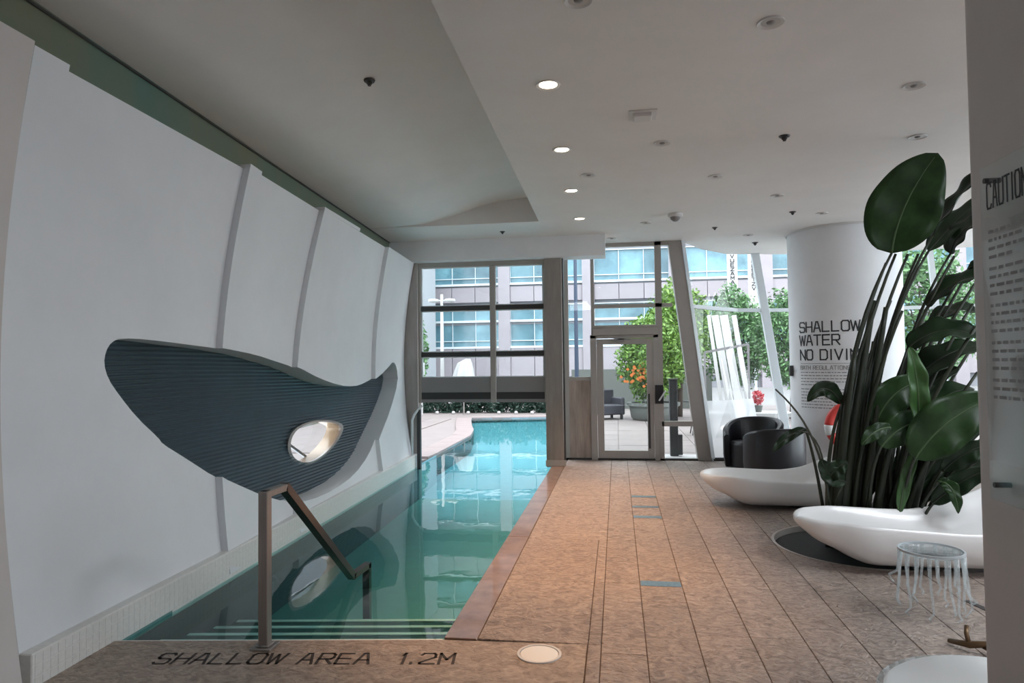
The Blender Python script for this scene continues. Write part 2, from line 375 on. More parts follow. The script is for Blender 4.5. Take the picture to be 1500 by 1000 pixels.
# ------------------------------------------------------------------ ceiling
ZC = 3.56
flat = [(-.87, -3.1), (8.7, -3.1), (8.7, 12.3), (6.5, 13.1), (5, 13.35), (3.1, 13.25), (2.5, 13.1), (2.0, 12.95), (1.5, 12.3), (1.1, 11.5), (.4, 11.45), (-4.0, 11.45), (-4.0, 9.36), (-1.04, 9.36)]
ceiling = MB().prism(flat, ZC, 4.05).build('ceiling', M['ceil']); tag(ceiling, kind='structure')
vx = [-4.0, -3.1, -2.66, -2.22, -1.9, -1.58, -1.29, -1.0, -.8]; vz = [3.565, 3.571, 3.595, 3.70, 3.80, 3.862, 3.896, 3.91, 3.915]
def vaultz(x): return float(np.interp(x, vx, vz))
xs = [-5.7]+list(np.linspace(-4, -.8, 33))
b = MB(); b.solid(lambda u, v: (xs[round(u*33)], -3.1+12.5*v, vaultz(xs[round(u*33)]) if xs[round(u*33)] > -4.1 else 3.56), lambda u, v: (xs[round(u*33)], -3.1+12.5*v, 4.05), 33, 4)
b.build('vault', M['ceil'], ceiling, smooth=.4)

# ------------------------------------------------------------------ right wall with big windows (lights the room from the side)
wr = empty('wall_right', (8.6, 4, 0), kind='structure')
b = MB(); b.box(8.55, 8.7, -3.1, 4.55, .2, 3.4); b.box(8.55, 8.7, -3.1, 12.4, 0, .25); b.box(8.55, 8.7, -3.1, 12.4, 3.35, 3.56); b.build('sill_and_head', M['white'], wr)
for i in range(3, 7): MB().box(8.56, 8.68, -3.1+i*2.55, -2.95+i*2.55, .25, 3.35).build('mullion', M['alul'], wr)
for i in range(3, 6): MB().box(8.615, 8.625, -2.95+i*2.55, -.55+i*2.55, .25, 3.35).build('pane', M['glass'], wr)

# ------------------------------------------------------------------ floor and pool
PXR, YN0, YN1 = -1.03, 3.66, 3.91            # pool right edge, near edge (left, right end)
def near_y(x): return YN0+(YN1-YN0)*(x+2.93)/(1.90)
floor = empty('floor', (0, 4, 0), kind='structure')
pit_c, pit_r = (2.08, 6.33), .745
Z0, ZT = -.014, 0.0
sub = [(-5.6, -3.1), (8.6, -3.1), (8.6, 11.6), (6.5, 12.3), (4.6, 12.6), (3.0, 12.3), (2.4, 12.0), (1.9, 11.45), (-.9, 11.45), (-.9, 10.75), (PXR, 10.75), (PXR, near_y(PXR)), (curbx(3.6)-.25, near_y(curbx(3.6)-.25)), (-5.6, 3.4)]
sub_o = MB().prism(sub, -.5, Z0).build('subfloor', M['grout'], floor)
pitcut = MB().lathe([(0, -.32), (pit_r, -.32), (pit_r, .2), (0, .2)], (*pit_c, 0), 40).build('cutter', None); boolean(sub_o, [pitcut])
G = .0022
def tile(x0, x1, y0, y1, m, name='plank'):
    o = MB().box(x0+G, x1-G, y0+G, y1-G, Z0, ZT).build(name, m, floor, bevel=.0025)
    cx, cy = max(x0, min(pit_c[0], x1)), max(y0, min(pit_c[1], y1))
    if math.hypot(cx-pit_c[0], cy-pit_c[1]) < pit_r+.01:
        boolean(o, [pitcut])
        if not len(o.data.vertices): drop(o)
    return o
edges = [-.115, .135, .43, .735, 1.03]+[1.33+.298*i for i in range(9)]
for i in range(len(edges)-1):
    y = -.6+((i*.55) % 1.2)-(.05 if i > 2 else 0)
    y = [.0, -.35, .32, .32, .32, .05, .62][i % 7]-1.0
    first = True; ymax = 11.35 if edges[i] < 1.6 else (11.8 if edges[i] < 2.5 else 12.2)
    while y < ymax:
        y1 = min(y+1.21, ymax); 
        if ymax-y1 < .12: y1 = ymax
        if y1 > .9: tile(edges[i], edges[i+1], y, y1, M['stone'])
        y = y1
# slabs along the pool (between the coping and the planks) and the foreground slab
ys = [3.95, 5.05, 6.25, 7.3, 8.3, 9.3, 10.3, 11.35]
for a, c in zip(ys[:-1], ys[1:]): tile(-.83, -.19 if a < 6.2 else -.115, a, c, M['stone'], 'slab')
ys2 = [.9, 2.3, 3.95, 5.05, 6.25]
for a, c in zip(ys2[:-1], ys2[1:]): tile(-.19, -.115, a, c, M['stone'], 'strip')
fg = [(-4.6, .6), (-.195, .6), (-.195, 3.945), (PXR, near_y(PXR)-.004), (curbx(3.5)-.1, near_y(curbx(3.5)-.1)-.004), (curbx(3.06)-.1, 3.05), (-4.6, 3.04)]
MB().prism(fg, Z0, ZT).build('slab', M['slab'], floor)
for a, c in ((near_y(PXR)+.04, 6.3), (6.305, 8.6), (8.605, 10.72)): MB().box(PXR, -.834, a, c, -.12, ZT-.002).build('coping', M['wet'], floor, bevel=.004)
far = MB().prism([(4.02, .6), (8.5, .6), (8.5, 11.5), (6.5, 12.2), (4.6, 12.5), (4.02, 12.45)], Z0, ZT); far.build('slab', M['stone'], floor)
# threshold line below the glazing
MB().box(-.86, 1.9, 11.33, 11.43, Z0, .03).build('threshold', M['dark'], floor)
drop(pitcut)
# blue inset strips
for (px, py, L) in ((966, 855, .11), (949, 757, .10), (941, 742, .08), (939, 727, .10)):
    p = on(px, py); o = MB().box(.14, .425, p.y-L/2, p.y+L/2, ZT-.001, ZT+.0022).build('blue_strip', M['blue'], floor)

# pool basin: walls and floor, indoor and outdoor in one
outl = [(curbx(3.6), near_y(curbx(3.6))), (PXR, near_y(PXR)), (PXR, 20.4), (-3.1, 20.05), (-4.27, 19.8), (-4.05, 18.7), (-3.75, 17.4), (-3.45, 16.2), (-3.26, 15.0), (-3.24, 13.6), (-3.22, 11.9), (curbx(10.6)-.02, 10.7), (curbx(7)-.01, 7)]
DP = -.56
n = len(outl)
def bz_(y): return DP if y < 10.8 else DP+(y-10.8)*.045
basin = empty('pool_basin', (-2, 4, 0), kind='structure')
ins = [outl[0], outl[1], (PXR, 10.72), (curbx(10.6)-.02, 10.72), outl[-1]]; ous = [(PXR, 10.72)]+outl[2:-2]+[(curbx(10.6)-.02, 10.72)]
for nm, ring, m_, skip in (('indoor_tiling', ins, M['pool_dim'], 2), ('outdoor_tiling', ous, M['pool'], len(ous)-1)):
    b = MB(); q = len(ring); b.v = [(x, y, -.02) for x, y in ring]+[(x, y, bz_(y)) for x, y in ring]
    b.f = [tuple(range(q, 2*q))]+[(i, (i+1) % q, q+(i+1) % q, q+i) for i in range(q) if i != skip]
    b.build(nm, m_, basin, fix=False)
def slab_y(y0, y1, xa, xb, z0, z1):
    q = lambda x, y: (x, y+near_y(x)-near_y(-2.0))
    return MB().prism([q(xa, y0), q(xb, y0), q(xb, y1), q(xa, y1)], z0, z1)
for k, (y, d) in enumerate(((4.16, .15), (4.46, .225), (4.77, .295), (5.07, .36))):
    y0 = (3.80, 4.16, 4.46, 4.77)[k]
    slab_y(y0, y, curbx(4.2)+.03, PXR-.005, DP+.01, -d).build('step', M['tread'], basin)
    slab_y(y-.035, y+.004, curbx(4.2)+.04, PXR-.01, -d-.03, -d+.006).build('step_nosing', M['curb'], basin)
slab = MB().solid(lambda u, v: (curbx(3.8+6.9*u)+.004, 3.8+6.9*u, DP+.50*v), lambda u, v: (curbx(3.8+6.9*u)+.012, 3.8+6.9*u, DP+.50*v), 2, 1); slab.build('left_tiling', mat('slate_mosaic', (.055, .066, .08), .4, var=.1, vscale=20), basin)
WZ = -.035
water = MB().add([(x, y, WZ) for x, y in outl], [tuple(range(n))]).build('pool_water', M['water'], None, fix=False)
tag(water, 'clear blue-green water filling the pool from the steps out under the raised glass door', 'water', kind='stuff')
# pool edge line on near side
MB().bar((curbx(3.6)+.01, near_y(curbx(3.6)), -.018), (PXR, near_y(PXR), -.018), .03, .03).build('edge_strip', M['curb'], basin)

# ------------------------------------------------------------------ stroke lettering
GL = {
 'S': [[(1,.86),(.86,1),(.14,1),(0,.86),(0,.62),(.12,.52),(.88,.48),(1,.36),(1,.14),(.86,0),(.14,0),(0,.14)]],
 'H': [[(0,0),(0,1)],[(1,0),(1,1)],[(0,.5),(1,.5)]],
 'A': [[(0,0),(.38,1),(.62,1),(1,0)],[(.15,.36),(.85,.36)]],
 'L': [[(0,1),(0,0),(.9,0)]], 'O': [[(.18,0),(.82,0),(1,.15),(1,.85),(.82,1),(.18,1),(0,.85),(0,.15),(.18,0)]],
 'W': [[(-.1,1),(.2,0),(.5,.9),(.8,0),(1.1,1)]], 'T': [[(0,1),(1,1)],[(.5,1),(.5,0)]],
 'E': [[(.95,1),(0,1),(0,0),(.95,0)],[(0,.5),(.85,.5)]],
 'R': [[(0,0),(0,1),(.84,1),(1,.87),(1,.58),(.84,.46),(0,.46)],[(.5,.46),(1,0)]],
 'N': [[(0,0),(0,1),(1,0),(1,1)]], 'D': [[(0,0),(0,1),(.78,1),(1,.82),(1,.18),(.78,0),(0,0)]],
 'I': [[(.5,0),(.5,1)]], 'V': [[(0,1),(.5,0),(1,1)]],
 'G': [[(1,.86),(.86,1),(.14,1),(0,.86),(0,.14),(.14,0),(.86,0),(1,.14),(1,.5),(.55,.5)]],
 'B': [[(0,0),(0,1),(.8,1),(.95,.87),(.95,.62),(.82,.52),(0,.52)],[(.82,.52),(1,.42),(1,.13),(.85,0),(0,0)]],
 'U': [[(0,1),(0,.14),(.14,0),(.86,0),(1,.14),(1,1)]],
 'C': [[(1,.86),(.86,1),(.14,1),(0,.86),(0,.14),(.14,0),(.86,0),(1,.14)]],
 'M': [[(0,0),(0,1),(.5,.4),(1,1),(1,0)]], '1': [[(.25,.8),(.55,1),(.55,0)]], 'K': [[(0,0),(0,1)],[(1,1),(0,.45),(1,0)]],
 '2': [[(0,.84),(.14,1),(.86,1),(1,.86),(1,.62),(0,.12),(0,0),(1,0)]], '.': [[(.1,0),(.1,.12)]],
 'Z': [[(0,1),(1,1),(0,0),(1,0)]], 'Y': [[(0,1),(.5,.5),(1,1)],[(.5,.5),(.5,0)]],
}
def strokes(text, h, wd, gap, sw, mp, mb=None, slant=0, dz=.004):
    mb = mb or MB(); x = 0
    for ch in text:
        if ch == ' ': x += wd*.9; continue
        cw = wd*(.45 if ch in 'I1' else .3 if ch == '.' else 1)
        for st in GL[ch]:
            for (ax, ay), (bx, by) in zip(st[:-1], st[1:]):
                if ch == 'I': ax = bx = .5
                a = np.array([x+ax*cw, ay*h]); b_ = np.array([x+bx*cw, by*h]); d = b_-a; L = np.linalg.norm(d); d = d/L; nn = np.array([-d[1], d[0]])*sw/2
                a2, b2 = a-d*sw*.45, b_+d*sw*.45; q = [a2-nn, b2-nn, b2+nn, a2+nn]
                vs = [mp(p[0], p[1], t) for t in (0, dz) for p in q]
                mb.add(vs, [(4, 5, 6, 7), (0, 1, 5, 4), (1, 2, 6, 5), (2, 3, 7, 6), (3, 0, 4, 7)])
        x += cw+gap
    return mb, x-gap
tl, tr_ = on(222, 972), on(663, 972); d = (tr_-tl); LX = d.length; d.normalize(); nrm = Vector((-d.y, d.x, 0))
hh = (on(450, 957)-on(450, 972)).length*.95
_, W0 = strokes('SHALLOW AREA  1.2M', hh, .085, .03, .012, lambda a, b, t: (a, b, t))
k = LX/W0
fl_ = empty('floor_lettering', tl, 'dark SHALLOW AREA 1.2M lettering cut into the stone at the pool step', 'lettering')
xx = 0
for ch in 'SHALLOW AREA  1.2M':
    if ch == ' ': xx += .085*k*.9; continue
    mb, adv = strokes(ch, hh, .085*k, 0, .016, lambda a, b, t, xx=xx: tl+d*(a+xx)+nrm*b+Vector((0, 0, .0008+t*.15))); mb.build('letter', M['engr'], fl_); xx += adv+.03*k

# ------------------------------------------------------------------ skimmer lid
p = on(790, 958); sk = empty('skimmer_lid', (p.x, p.y, 0), 'round white skimmer lid set flush in the brown stone floor', 'lid')
MB().lathe([(0, .006), (.098, .006), (.104, .004), (.104, 0), (0, 0)], (p.x, p.y, 0), 40).build('lid', M['buoyw'], sk, smooth=.5)
MB().lathe([(.108, 0), (.122, 0), (.122, .007), (.108, .007)], (p.x, p.y, 0), 40, closed=True).build('ring', M['ringw'], sk, smooth=.5)

# ------------------------------------------------------------------ pool handrail
X = -2.01
hr = empty('handrail', (X, 3.68, 0), 'square steel handrail post and sloping rail at the pool steps', 'handrail')
zt = .885
MB().box(X-.028, X+.028, 3.652, 3.708, 0, zt).build('post', M['steel'], hr, bevel=.004)
b = MB(); b.bar((X, 3.66, zt-.02), (X, 3.91, zt-.02), .055, .04); b.build('top_rail', M['steel'], hr, bevel=.004)
b = MB(); b.bar((X, 3.90, zt-.012), (X, 4.98, 0.0), .055, .05); b.bar((X, 4.96, 0.005), (X, 5.31, -.005), .055, .04); b.bar((X, 5.285, 0.01), (X, 5.285, DP), .055, .05, side=(0, 1, 0)); b.build('sloping_rail', mat('handrail_dark', (.16, .14, .13), .25, metal=.9), hr)
b = MB(); b.box(X-.062, X+.062, 3.618, 3.742, 0, .014); b.box(X-.04, X+.04, 3.64, 3.72, .014, .022); b.build('flange', M['steel'], hr, bevel=.003)

# ------------------------------------------------------------------ back facade
# header box over the raised door
o = MB().box(-3.75, -.155, 10.48, 10.85, 3.235, ZC+.01).build('trim_2', M['white']); tag(o, kind='structure')
o = MB().box(-3.8, -3.44, 10.62, 10.9, 0, 3.23).build('wall_far_left', M['grey']); tag(o, kind='structure')
b = MB(); b.box(-3.435, -3.165, 10.63, 10.80, -.9, 3.235)
o = b.build('steel_post', M['steelpost'], None, bevel=.006); setloc(o, (-3.3, 10.7, 0)); tag(o, 'grey steel door post against the left wall at the pool', 'post')
b = MB(); b.box(-1.11, -.835, 10.62, 10.80, -.02, 3.235)
o = b.build('steel_post', M['steelpost'], None, bevel=.006); setloc(o, (-.97, 10.7, 0)); tag(o, 'brown-grey steel door post on the deck between pool and glass door', 'post')
MB().box(-1.12, -.81, 10.60, 10.66, 0, .09).build('shoe', M['alu'], o)
b = MB(); b.box(-.835, -.815, 10.64, 10.78, 0, 3.235); b.build('guide_track', M['dark'], o)
# raised sectional glass door
sd = empty('sectional_glass_door', (-2.1, 10.7, .98), 'raised overhead glass door with dark rails hanging above the pool', 'door')
x0, x1, xm = -3.165, -1.11, -1.945
rails = [(3.16, 3.235), (2.455, 2.53), (1.715, 1.79)]
for z0, z1 in rails: MB().box(x0, x1, 10.68, 10.74, z0, z1).build('rail', M['dark'] if z1 < 3.2 else M['alu'], sd, bevel=.004)
for z0, z1 in ((2.53, 3.16), (1.79, 2.455), (1.385, 1.715)):
    for xa, xb in ((x0+.04, xm-.03), (xm+.03, x1-.02)):
        fr = MB().box(xa, xb, 10.705, 10.712, z0, z1).build('pane', M['glass'], sd)
        b = MB(); b.box(xa, xa+.02, 10.69, 10.73, z0, z1); b.box(xb-.02, xb, 10.69, 10.73, z0, z1); b.box(xa, xb, 10.69, 10.73, z0, z0+.015); b.box(xa, xb, 10.69, 10.73, z1-.015, z1); b.build('bead', M['alul'], fr)
MB().box(xm-.045, xm+.045, 10.67, 10.75, .98, 3.16).build('mullion', M['alu'], sd, bevel=.004)
MB().box(x0, x0+.04, 10.67, 10.75, .98, 3.16).build('stile', M['alu'], sd); MB().box(x1-.02, x1, 10.67, 10.75, .98, 3.16).build('stile', M['alu'], sd)
MB().box(x0, x1, 10.685, 10.73, 1.145, 1.385).build('kick_panel', M['grey'], sd)
MB().box(x0, x1, 10.68, 10.74, 1.035, 1.145).build('bottom_seal', M['dark'], sd); MB().box(x0, x1, 10.68, 10.74, .985, 1.035).build('bottom_rail', M['grey'], sd)
# grab rail beside the left post
gr = empty('grab_rail', (-3.14, 10.55, 0), 'bent steel grab rail beside the left door post at the pool edge', 'rail')
MB().box(-3.155, -3.10, 10.50, 10.57, -.06, .88).build('dark_plate', M['dark'], gr)
b = MB(); b.tube([(-3.215, 10.45, 0), (-3.215, 10.45, .72), (-3.19, 10.48, .80), (-3.10, 10.53, .93), (-3.07, 10.54, .94)], .02, 8); b.build('tube', M['alul'], gr, smooth=True)
# strip window with veneer panel, door, transom  (plane y = 11.35)
Y0, Y1 = 11.33, 11.41
w3 = empty('window_3', (-.6, 11.37, 1.36), kind='structure')
b = MB(); b.box(-.86, -.79, Y0, Y1, 0, ZC); b.box(-.415, -.36, Y0, Y1, 1.30, ZC); b.box(-.79, -.415, Y0, Y1, 1.30, 1.36); b.box(-.86, -.36, Y0, Y1, 3.46, ZC); b.build('frame', M['alu'], w3)
MB().box(-.79, -.415, 11.365, 11.372, 1.36, 3.46).build('pane', M['glass'], w3)
MB().box(-.80, -.43, 11.35, 11.40, .03, 1.30).build('veneer_panel', M['wood'], w3)
dr = empty('door_1', (-.4, 11.37, 0), kind='structure')
b = MB(); b.box(-.435, -.335, Y0-.02, Y1, 0, 2.05); b.box(.585, .665, Y0-.02, Y1, 0, 2.05); b.box(-.435, .665, Y0-.02, Y1, 1.99, 2.04); b.build('door_frame', M['alu'], dr, bevel=.004)
b = MB(); b.box(-.38, .665, Y0-.07, Y1, 2.04, 2.16); b.box(-.39, .675, Y0-.09, Y1, 2.16, 2.20); b.build('header_box', M['alu'], dr, bevel=.004)
b = MB(); b.box(-.33, -.225, Y0, Y1-.02, .02, 1.98); b.box(.475, .58, Y0, Y1-.02, .02, 1.98); b.box(-.225, .475, Y0, Y1-.02, .02, .155); b.box(-.225, .475, Y0, Y1-.02, 1.89, 1.98); b.build('leaf', M['alu'], dr, bevel=.003)
MB().box(-.225, .475, 11.36, 11.367, .155, 1.89).build('pane', M['glass'], dr)
b = MB(); b.bar((.50, 11.27, .2), (.50, 11.27, 1.08), .03, .03, side=(0, 1, 0)); b.bar((.50, 11.27, .25), (.50, 11.34, .25), .02); b.bar((.50, 11.27, 1.03), (.50, 11.34, 1.03), .02); b.build('pull_handle', M['dark'], dr)
b = MB(); b.box(-.05, .12, 11.28, 11.33, 1.93, 1.985); b.bar((.02, 11.29, 1.97), (.22, 11.29, 1.975), .02); b.build('door_closer', M['grey'], dr)
b = MB(); b.box(.60, .73, 11.27, 11.31, .92, 1.22); b.build('lock_box', M['black'], dr); b = MB(); b.bar((.66, 11.25, .97), (.76, 11.22, 1.13), .035, .02); b.build('lever', M['alul'], dr)
w4 = empty('window_4', (.2, 11.37, 2.2), kind='structure')
b = MB(); b.box(.63, .735, Y0, Y1, 0, ZC); b.box(-.36, .9, Y0, Y1, 2.49, 2.55); b.box(.7, 1.35, Y0, Y1, .55, .63); b.box(-.36, .95, Y0, Y1, 3.50, ZC); b.build('frame', M['alu'], w4)
MB().box(-.36, .63, 11.365, 11.372, 2.20, 2.49).build('pane', M['glass'], w4); MB().box(-.36, .63, 11.365, 11.372, 2.55, 3.5).build('pane', M['glass'], w4)
MB().add([(.735, 11.37, 2.55), (.97, 11.37, 2.55), (.9, 11.37, 3.5), (.735, 11.37, 3.5)], [(0, 1, 2, 3)]).build('pane', M['glass'], w4, fix=False)
MB().add([(.735, 11.37, .63), (1.25, 11.37, .63), (.99, 11.37, 2.49), (.735, 11.37, 2.49)], [(0, 1, 2, 3)]).build('pane', M['glass'], w4, fix=False)
MB().add([(.735, 11.37, .03), (1.3, 11.37, .03), (1.25, 11.37, .55), (.735, 11.37, .55)], [(0, 1, 2, 3)]).build('pane', M['glass'], w4, fix=False)
def slant(name, bot, top, wd, dp, m, label):
    vs = [(c[0]+i*wd/2, c[1]+j*dp/2, c[2]) for c in (bot, top) for i, j in ((-1, -1), (1, -1), (1, 1), (-1, 1))]
    o = MB().add(vs, [(0, 3, 2, 1), (4, 5, 6, 7), (0, 1, 5, 4), (1, 2, 6, 5), (2, 3, 7, 6), (3, 0, 4, 7)]).build(name, m, None, bevel=.006)
    setloc(o, bot); tag(o, label, 'post'); return o
sp1 = slant('slanted_post', (1.365, 11.42, 0), (.955, 11.42, ZC), .215, .2, M['alu'], 'wide beige-grey slanted post right of the glass door')
MB().add([(1.475, 11.3, 0), (1.53, 11.36, 0), (1.12, 11.36, ZC), (1.065, 11.3, ZC), (1.475, 11.33, 0), (1.53, 11.39, 0), (1.12, 11.39, ZC), (1.065, 11.33, ZC)], [(0, 1, 2, 3), (7, 6, 5, 4), (0, 4, 5, 1), (2, 6, 7, 3)]).build('edge_strip', M['alul'], sp1)
sp2 = slant('slanted_post', (2.86, 12.2, 0), (2.54, 13.05, ZC), .14, .12, M['alul'], 'thin pale slanted post behind the black chairs, left of the round column')
# leaning curved glazing to the right
bl = [(1.44, 11.40), (1.9, 11.42), (2.4, 11.95), (2.86, 12.2), (3.7, 12.45), (4.6, 12.5), (5.5, 12.4), (6.5, 12.15), (8.6, 11.5)]
tl_ = [(1.04, 11.45), (1.5, 12.3), (2.0, 12.93), (2.54, 13.08), (3.5, 13.25), (4.6, 13.30), (5.6, 13.25), (6.5, 13.05), (8.6, 12.28)]
w5 = empty('window_5', (3, 12.4, 0), kind='structure')
def gp(i, z, off=0): a, c = bl[i], tl_[i]; t = z/ZC; return Vector((a[0]+(c[0]-a[0])*t, a[1]+(c[1]-a[1])*t+off, z))
for i in range(len(bl)-1):
    for z0, z1, m in ((.03, .95, M['frost'] if i < 2 else M['glass']), (.95, 2.47, M['glass']), (2.53, ZC, M['glass'])):
        MB().add([gp(i, z0), gp(i+1, z0), gp(i+1, z1), gp(i, z1)], [(0, 1, 2, 3)]).build('pane', m, w5, fix=False)
b = MB()
for i in range(len(bl)-1): b.bar(gp(i, 2.5), gp(i+1, 2.5), .07, .06)
b.build('transom', M['alul'], w5)
b = MB()
for i in range(len(bl)-1): b.bar(gp(i, .02), gp(i+1, .02), .08, .05)
b.build('bottom_channel', M['dark'], w5)
for i in (5, 6, 7): 
    b = MB(); b.bar(gp(i, 0), gp(i, ZC), .08, .08, side=(0, 1, 0)); b.build('mullion', M['alul'], w5)

# ------------------------------------------------------------------ round column with lettering and lifebuoy
CC, CR = (3.46, 11.12), .795
col = empty('round_column', (*CC, 0), 'large round white column with pool safety lettering behind the plant', 'column')
MB().lathe([(CR, 0), (CR, ZC), (0, ZC), (0, 0)], (*CC, 0), 96).build('shaft', M['white'], col, smooth=.6)
MB().lathe([(CR+.01, ZC-.03), (CR+.03, ZC-.03), (CR+.03, ZC), (CR+.01, ZC)], (*CC, 0), 64, closed=True).build('top_ring', M['ringw'], col, smooth=.6)
def cyl_px(px, py):
    dd = ray(px, py); ox, oy = -CC[0], -CC[1]; A = dd.x**2+dd.y**2; B = 2*(ox*dd.x+oy*dd.y); C_ = ox*ox+oy*oy-CR*CR
    t = (-B-math.sqrt(max(0, B*B-4*A*C_)))/(2*A); p = CAM+dd*t; return math.atan2(p.y-CC[1], p.x-CC[0]), p.z
th0, zt1 = cyl_px(1172, 488); th1, _ = cyl_px(1259, 485)
def cyl(a, z, t): th = th0+a/CR; return Vector((CC[0]+(CR+.001+t)*math.cos(th), CC[1]+(CR+.001+t)*math.sin(th), z))
_, W0 = strokes('SHALLOW', .15, .1, .03, .02, lambda a, b, t: (a, b, t)); kk = (th1-th0)*CR/W0
mb = MB()
for txt, z in (('SHALLOW', cyl_px(1172, 487)[1]), ('WATER', cyl_px(1172, 506)[1]), ('NO DIVING', cyl_px(1172, 527)[1])):
    strokes(txt, .145, .1*kk, .03*kk, .020, lambda a, b, t, z=z: cyl(a, z+b, t), mb)
mb.build('lettering', M['ink'], col)
mb = MB(); zz = cyl_px(1172, 541)[1]
strokes('BATH REGULATIONS', .055, .038*kk, .012*kk, .008, lambda a, b, t: cyl(a, zz+b, t), mb)
for k in range(12):
    z = zz-.05-k*.045-(.02 if k > 4 else 0); a = 0
    while a < .78-(.3 if k in (4, 9, 11) else 0):
        wl = random.uniform(.02, .075); q = [(a, z), (a+wl, z), (a+wl, z+.014), (a, z+.014)]
        mb.add([cyl(u, v, t) for t in (0, .002) for u, v in q], [(4, 5, 6, 7)]); a += wl+.013
a = 0
while a < .85:
    q = [(a, zz+.085), (a+.08, zz+.085), (a+.08, zz+.092), (a, zz+.092)]; mb.add([cyl(u, v, .002) for u, v in q], [(0, 1, 2, 3)]); a += .08
mb.build('small_lettering', M['ink2'], col)['kind'] = 'stuff'
# card reader left of the column
p = at(1155, 543, 11.0); o = MB().box(p.x-.05, p.x+.04, 10.98, 11.06, p.z-.08, p.z+.08).build('card_reader', M['dark'], None, bevel=.006)
o.data.transform(Matrix.Translation((.075, .03, 0))); setloc(o, (p.x, 11, p.z)); tag(o, 'small black card reader box fixed on the left side of the round column', 'card reader')
# lifebuoy hung on the column
bc = Vector((CC[0]-.23, CC[1]-CR-.075, .66)); lb = empty('lifebuoy', bc, 'red and white ring lifebuoy hung on the column behind the plant stems', 'lifebuoy')
Rb, rb_ = .285, .062
def tor(a0, a1, n, rr, m, name):
    b = MB(); pts = [(bc.x+Rb*math.cos(a0+(a1-a0)*i/n), bc.y, bc.z+Rb*math.sin(a0+(a1-a0)*i/n)) for i in range(n+1)]
    b.tube(pts, rr, 10); b.build(name, m, lb, smooth=True)
for q in range(4):
    a = q*math.pi/2+.4; tor(a, a+1.12, 12, rb_, M['red'], 'red_section'); tor(a+1.12, a+math.pi/2, 5, rb_+.003, M['buoyw'], 'white_band')
b = MB(); b.bar((bc.x, bc.y+.09, bc.z+.30), (bc.x, bc.y-.03, bc.z+.30), .03); b.build('hook', M['steel'], lb)

# ------------------------------------------------------------------ right foreground pier with acrylic sign
px0 = .985
pts = []; R_ = .07
pts += [(px0+R_-R_*math.cos(t), 2.12-R_+R_*math.sin(t)) for t in np.linspace(0, math.pi/2, 8)]
pts += [(2.0, 2.12), (2.0, .45), (px0, .45)]
pier = MB().prism(pts, 0, ZC).build('square_pier', M['pier'], None, smooth=.5); setloc(pier, (1.5, 1.3, 0)); tag(pier, 'plain beige-grey pier in the right foreground carrying the caution sign', 'column')
SX = px0-.03
def sgn(px, py):
    dd = ray(px, py); t = SX/dd.x; return CAM+dd*t
s_tl, s_bl = sgn(1439, 246), sgn(1451, 729)
ys1 = (s_tl.y+s_bl.y)/2; zt_, zb_ = s_tl.z, s_bl.z
sign = empty('caution_sign', (SX, ys1-.5, zb_), 'clear acrylic CAUTION pool rules sign mounted on the right foreground pier', 'sign')
MB().box(SX-.004, SX+.004, ys1-.95, ys1, zb_, zt_).build('acrylic_sheet', M['sign'], sign, bevel=.0015)
for yy, z in ((ys1-.03, zt_-.04), (ys1-.03, zb_+.04), (ys1-.92, zt_-.04), (ys1-.92, zb_+.04)):
    b = MB(); b.tube([(SX-.009, yy, z), (px0+.01, yy, z)], .007, 10); b.build('standoff', M['dark'], sign)
def sm(a, b, t): return Vector((SX-.005-t, ys1-.035-a, b))
mb, _ = strokes('CAUTION', .064, .0195, .008, .005, lambda a, b, t: sm(a+.0, b+zt_-.115, t), dz=.001); mb.build('heading', M['ink'], sign)
mb = MB(); z = zt_-.18; k = 0
while z > zb_+.24:
    a = 0; lim = .80 if k % 4 != 3 else random.uniform(.1, .5)
    while a < lim:
        wl = random.uniform(.010, .036); q = [(a, z), (a+wl, z), (a+wl, z+.008), (a, z+.008)]
        mb.add([sm(u, v, .0005) for u, v in q], [(0, 1, 2, 3)]); a += wl+.009
    z -= .0215 if k % 4 != 3 else .030; k += 1
mb.build('small_lettering', M['ink2'], sign)['kind'] = 'stuff'
mb, _ = strokes('1212', .022, .018, .005, .004, lambda a, b, t: sm(a+.03, b+zb_+.055, t), dz=.001)

# ------------------------------------------------------------------ ceiling fittings
def ceil_at(px, py): return on(px, py, ZC)
def downlight(px, py, lit, label, r=.085):
    p = ceil_at(px, py)
    t = empty('downlight', (p.x, p.y, ZC), label, 'downlight', 'ceiling downlights')
    MB().lathe([(r*.74, -.002), (r, -.010), (r*1.02, 0), (r*.74, .004)], (p.x, p.y, ZC), 28, closed=True).build('trim_ring', M['ringw'], t, smooth=.5)
    MB().lathe([(0, -.003), (r*.75, -.003), (r*.75, .001), (0, .001)], (p.x, p.y, ZC), 24).build('lens', M['lamp'] if lit else M['off'], t)
    if not lit:
        MB().lathe([(0, -.012), (r*.28, -.010), (r*.34, -.003)], (p.x, p.y, ZC), 14).build('lamp_core', M['grey'], t, smooth=True)
    if lit:
        l = bpy.data.lights.new('downlight_spot', 'SPOT'); l.energy = 320; l.color = (1, .55, .26); l.spot_size = math.radians(62); l.spot_blend = .8; l.shadow_soft_size = .06
        lo = bpy.data.objects.new('downlight_spot', l); COL.objects.link(lo); lo.parent = t; lo.location = (0, 0, -.03)
nth = ['nearest', 'second nearest', 'third nearest', 'farthest']
for i, (a, c) in enumerate(((803, 124), (823, 219), (837, 279), (849, 320))): downlight(a, c, True, f'lit warm downlight, {nth[i]} of the four lit ones along the pool edge')
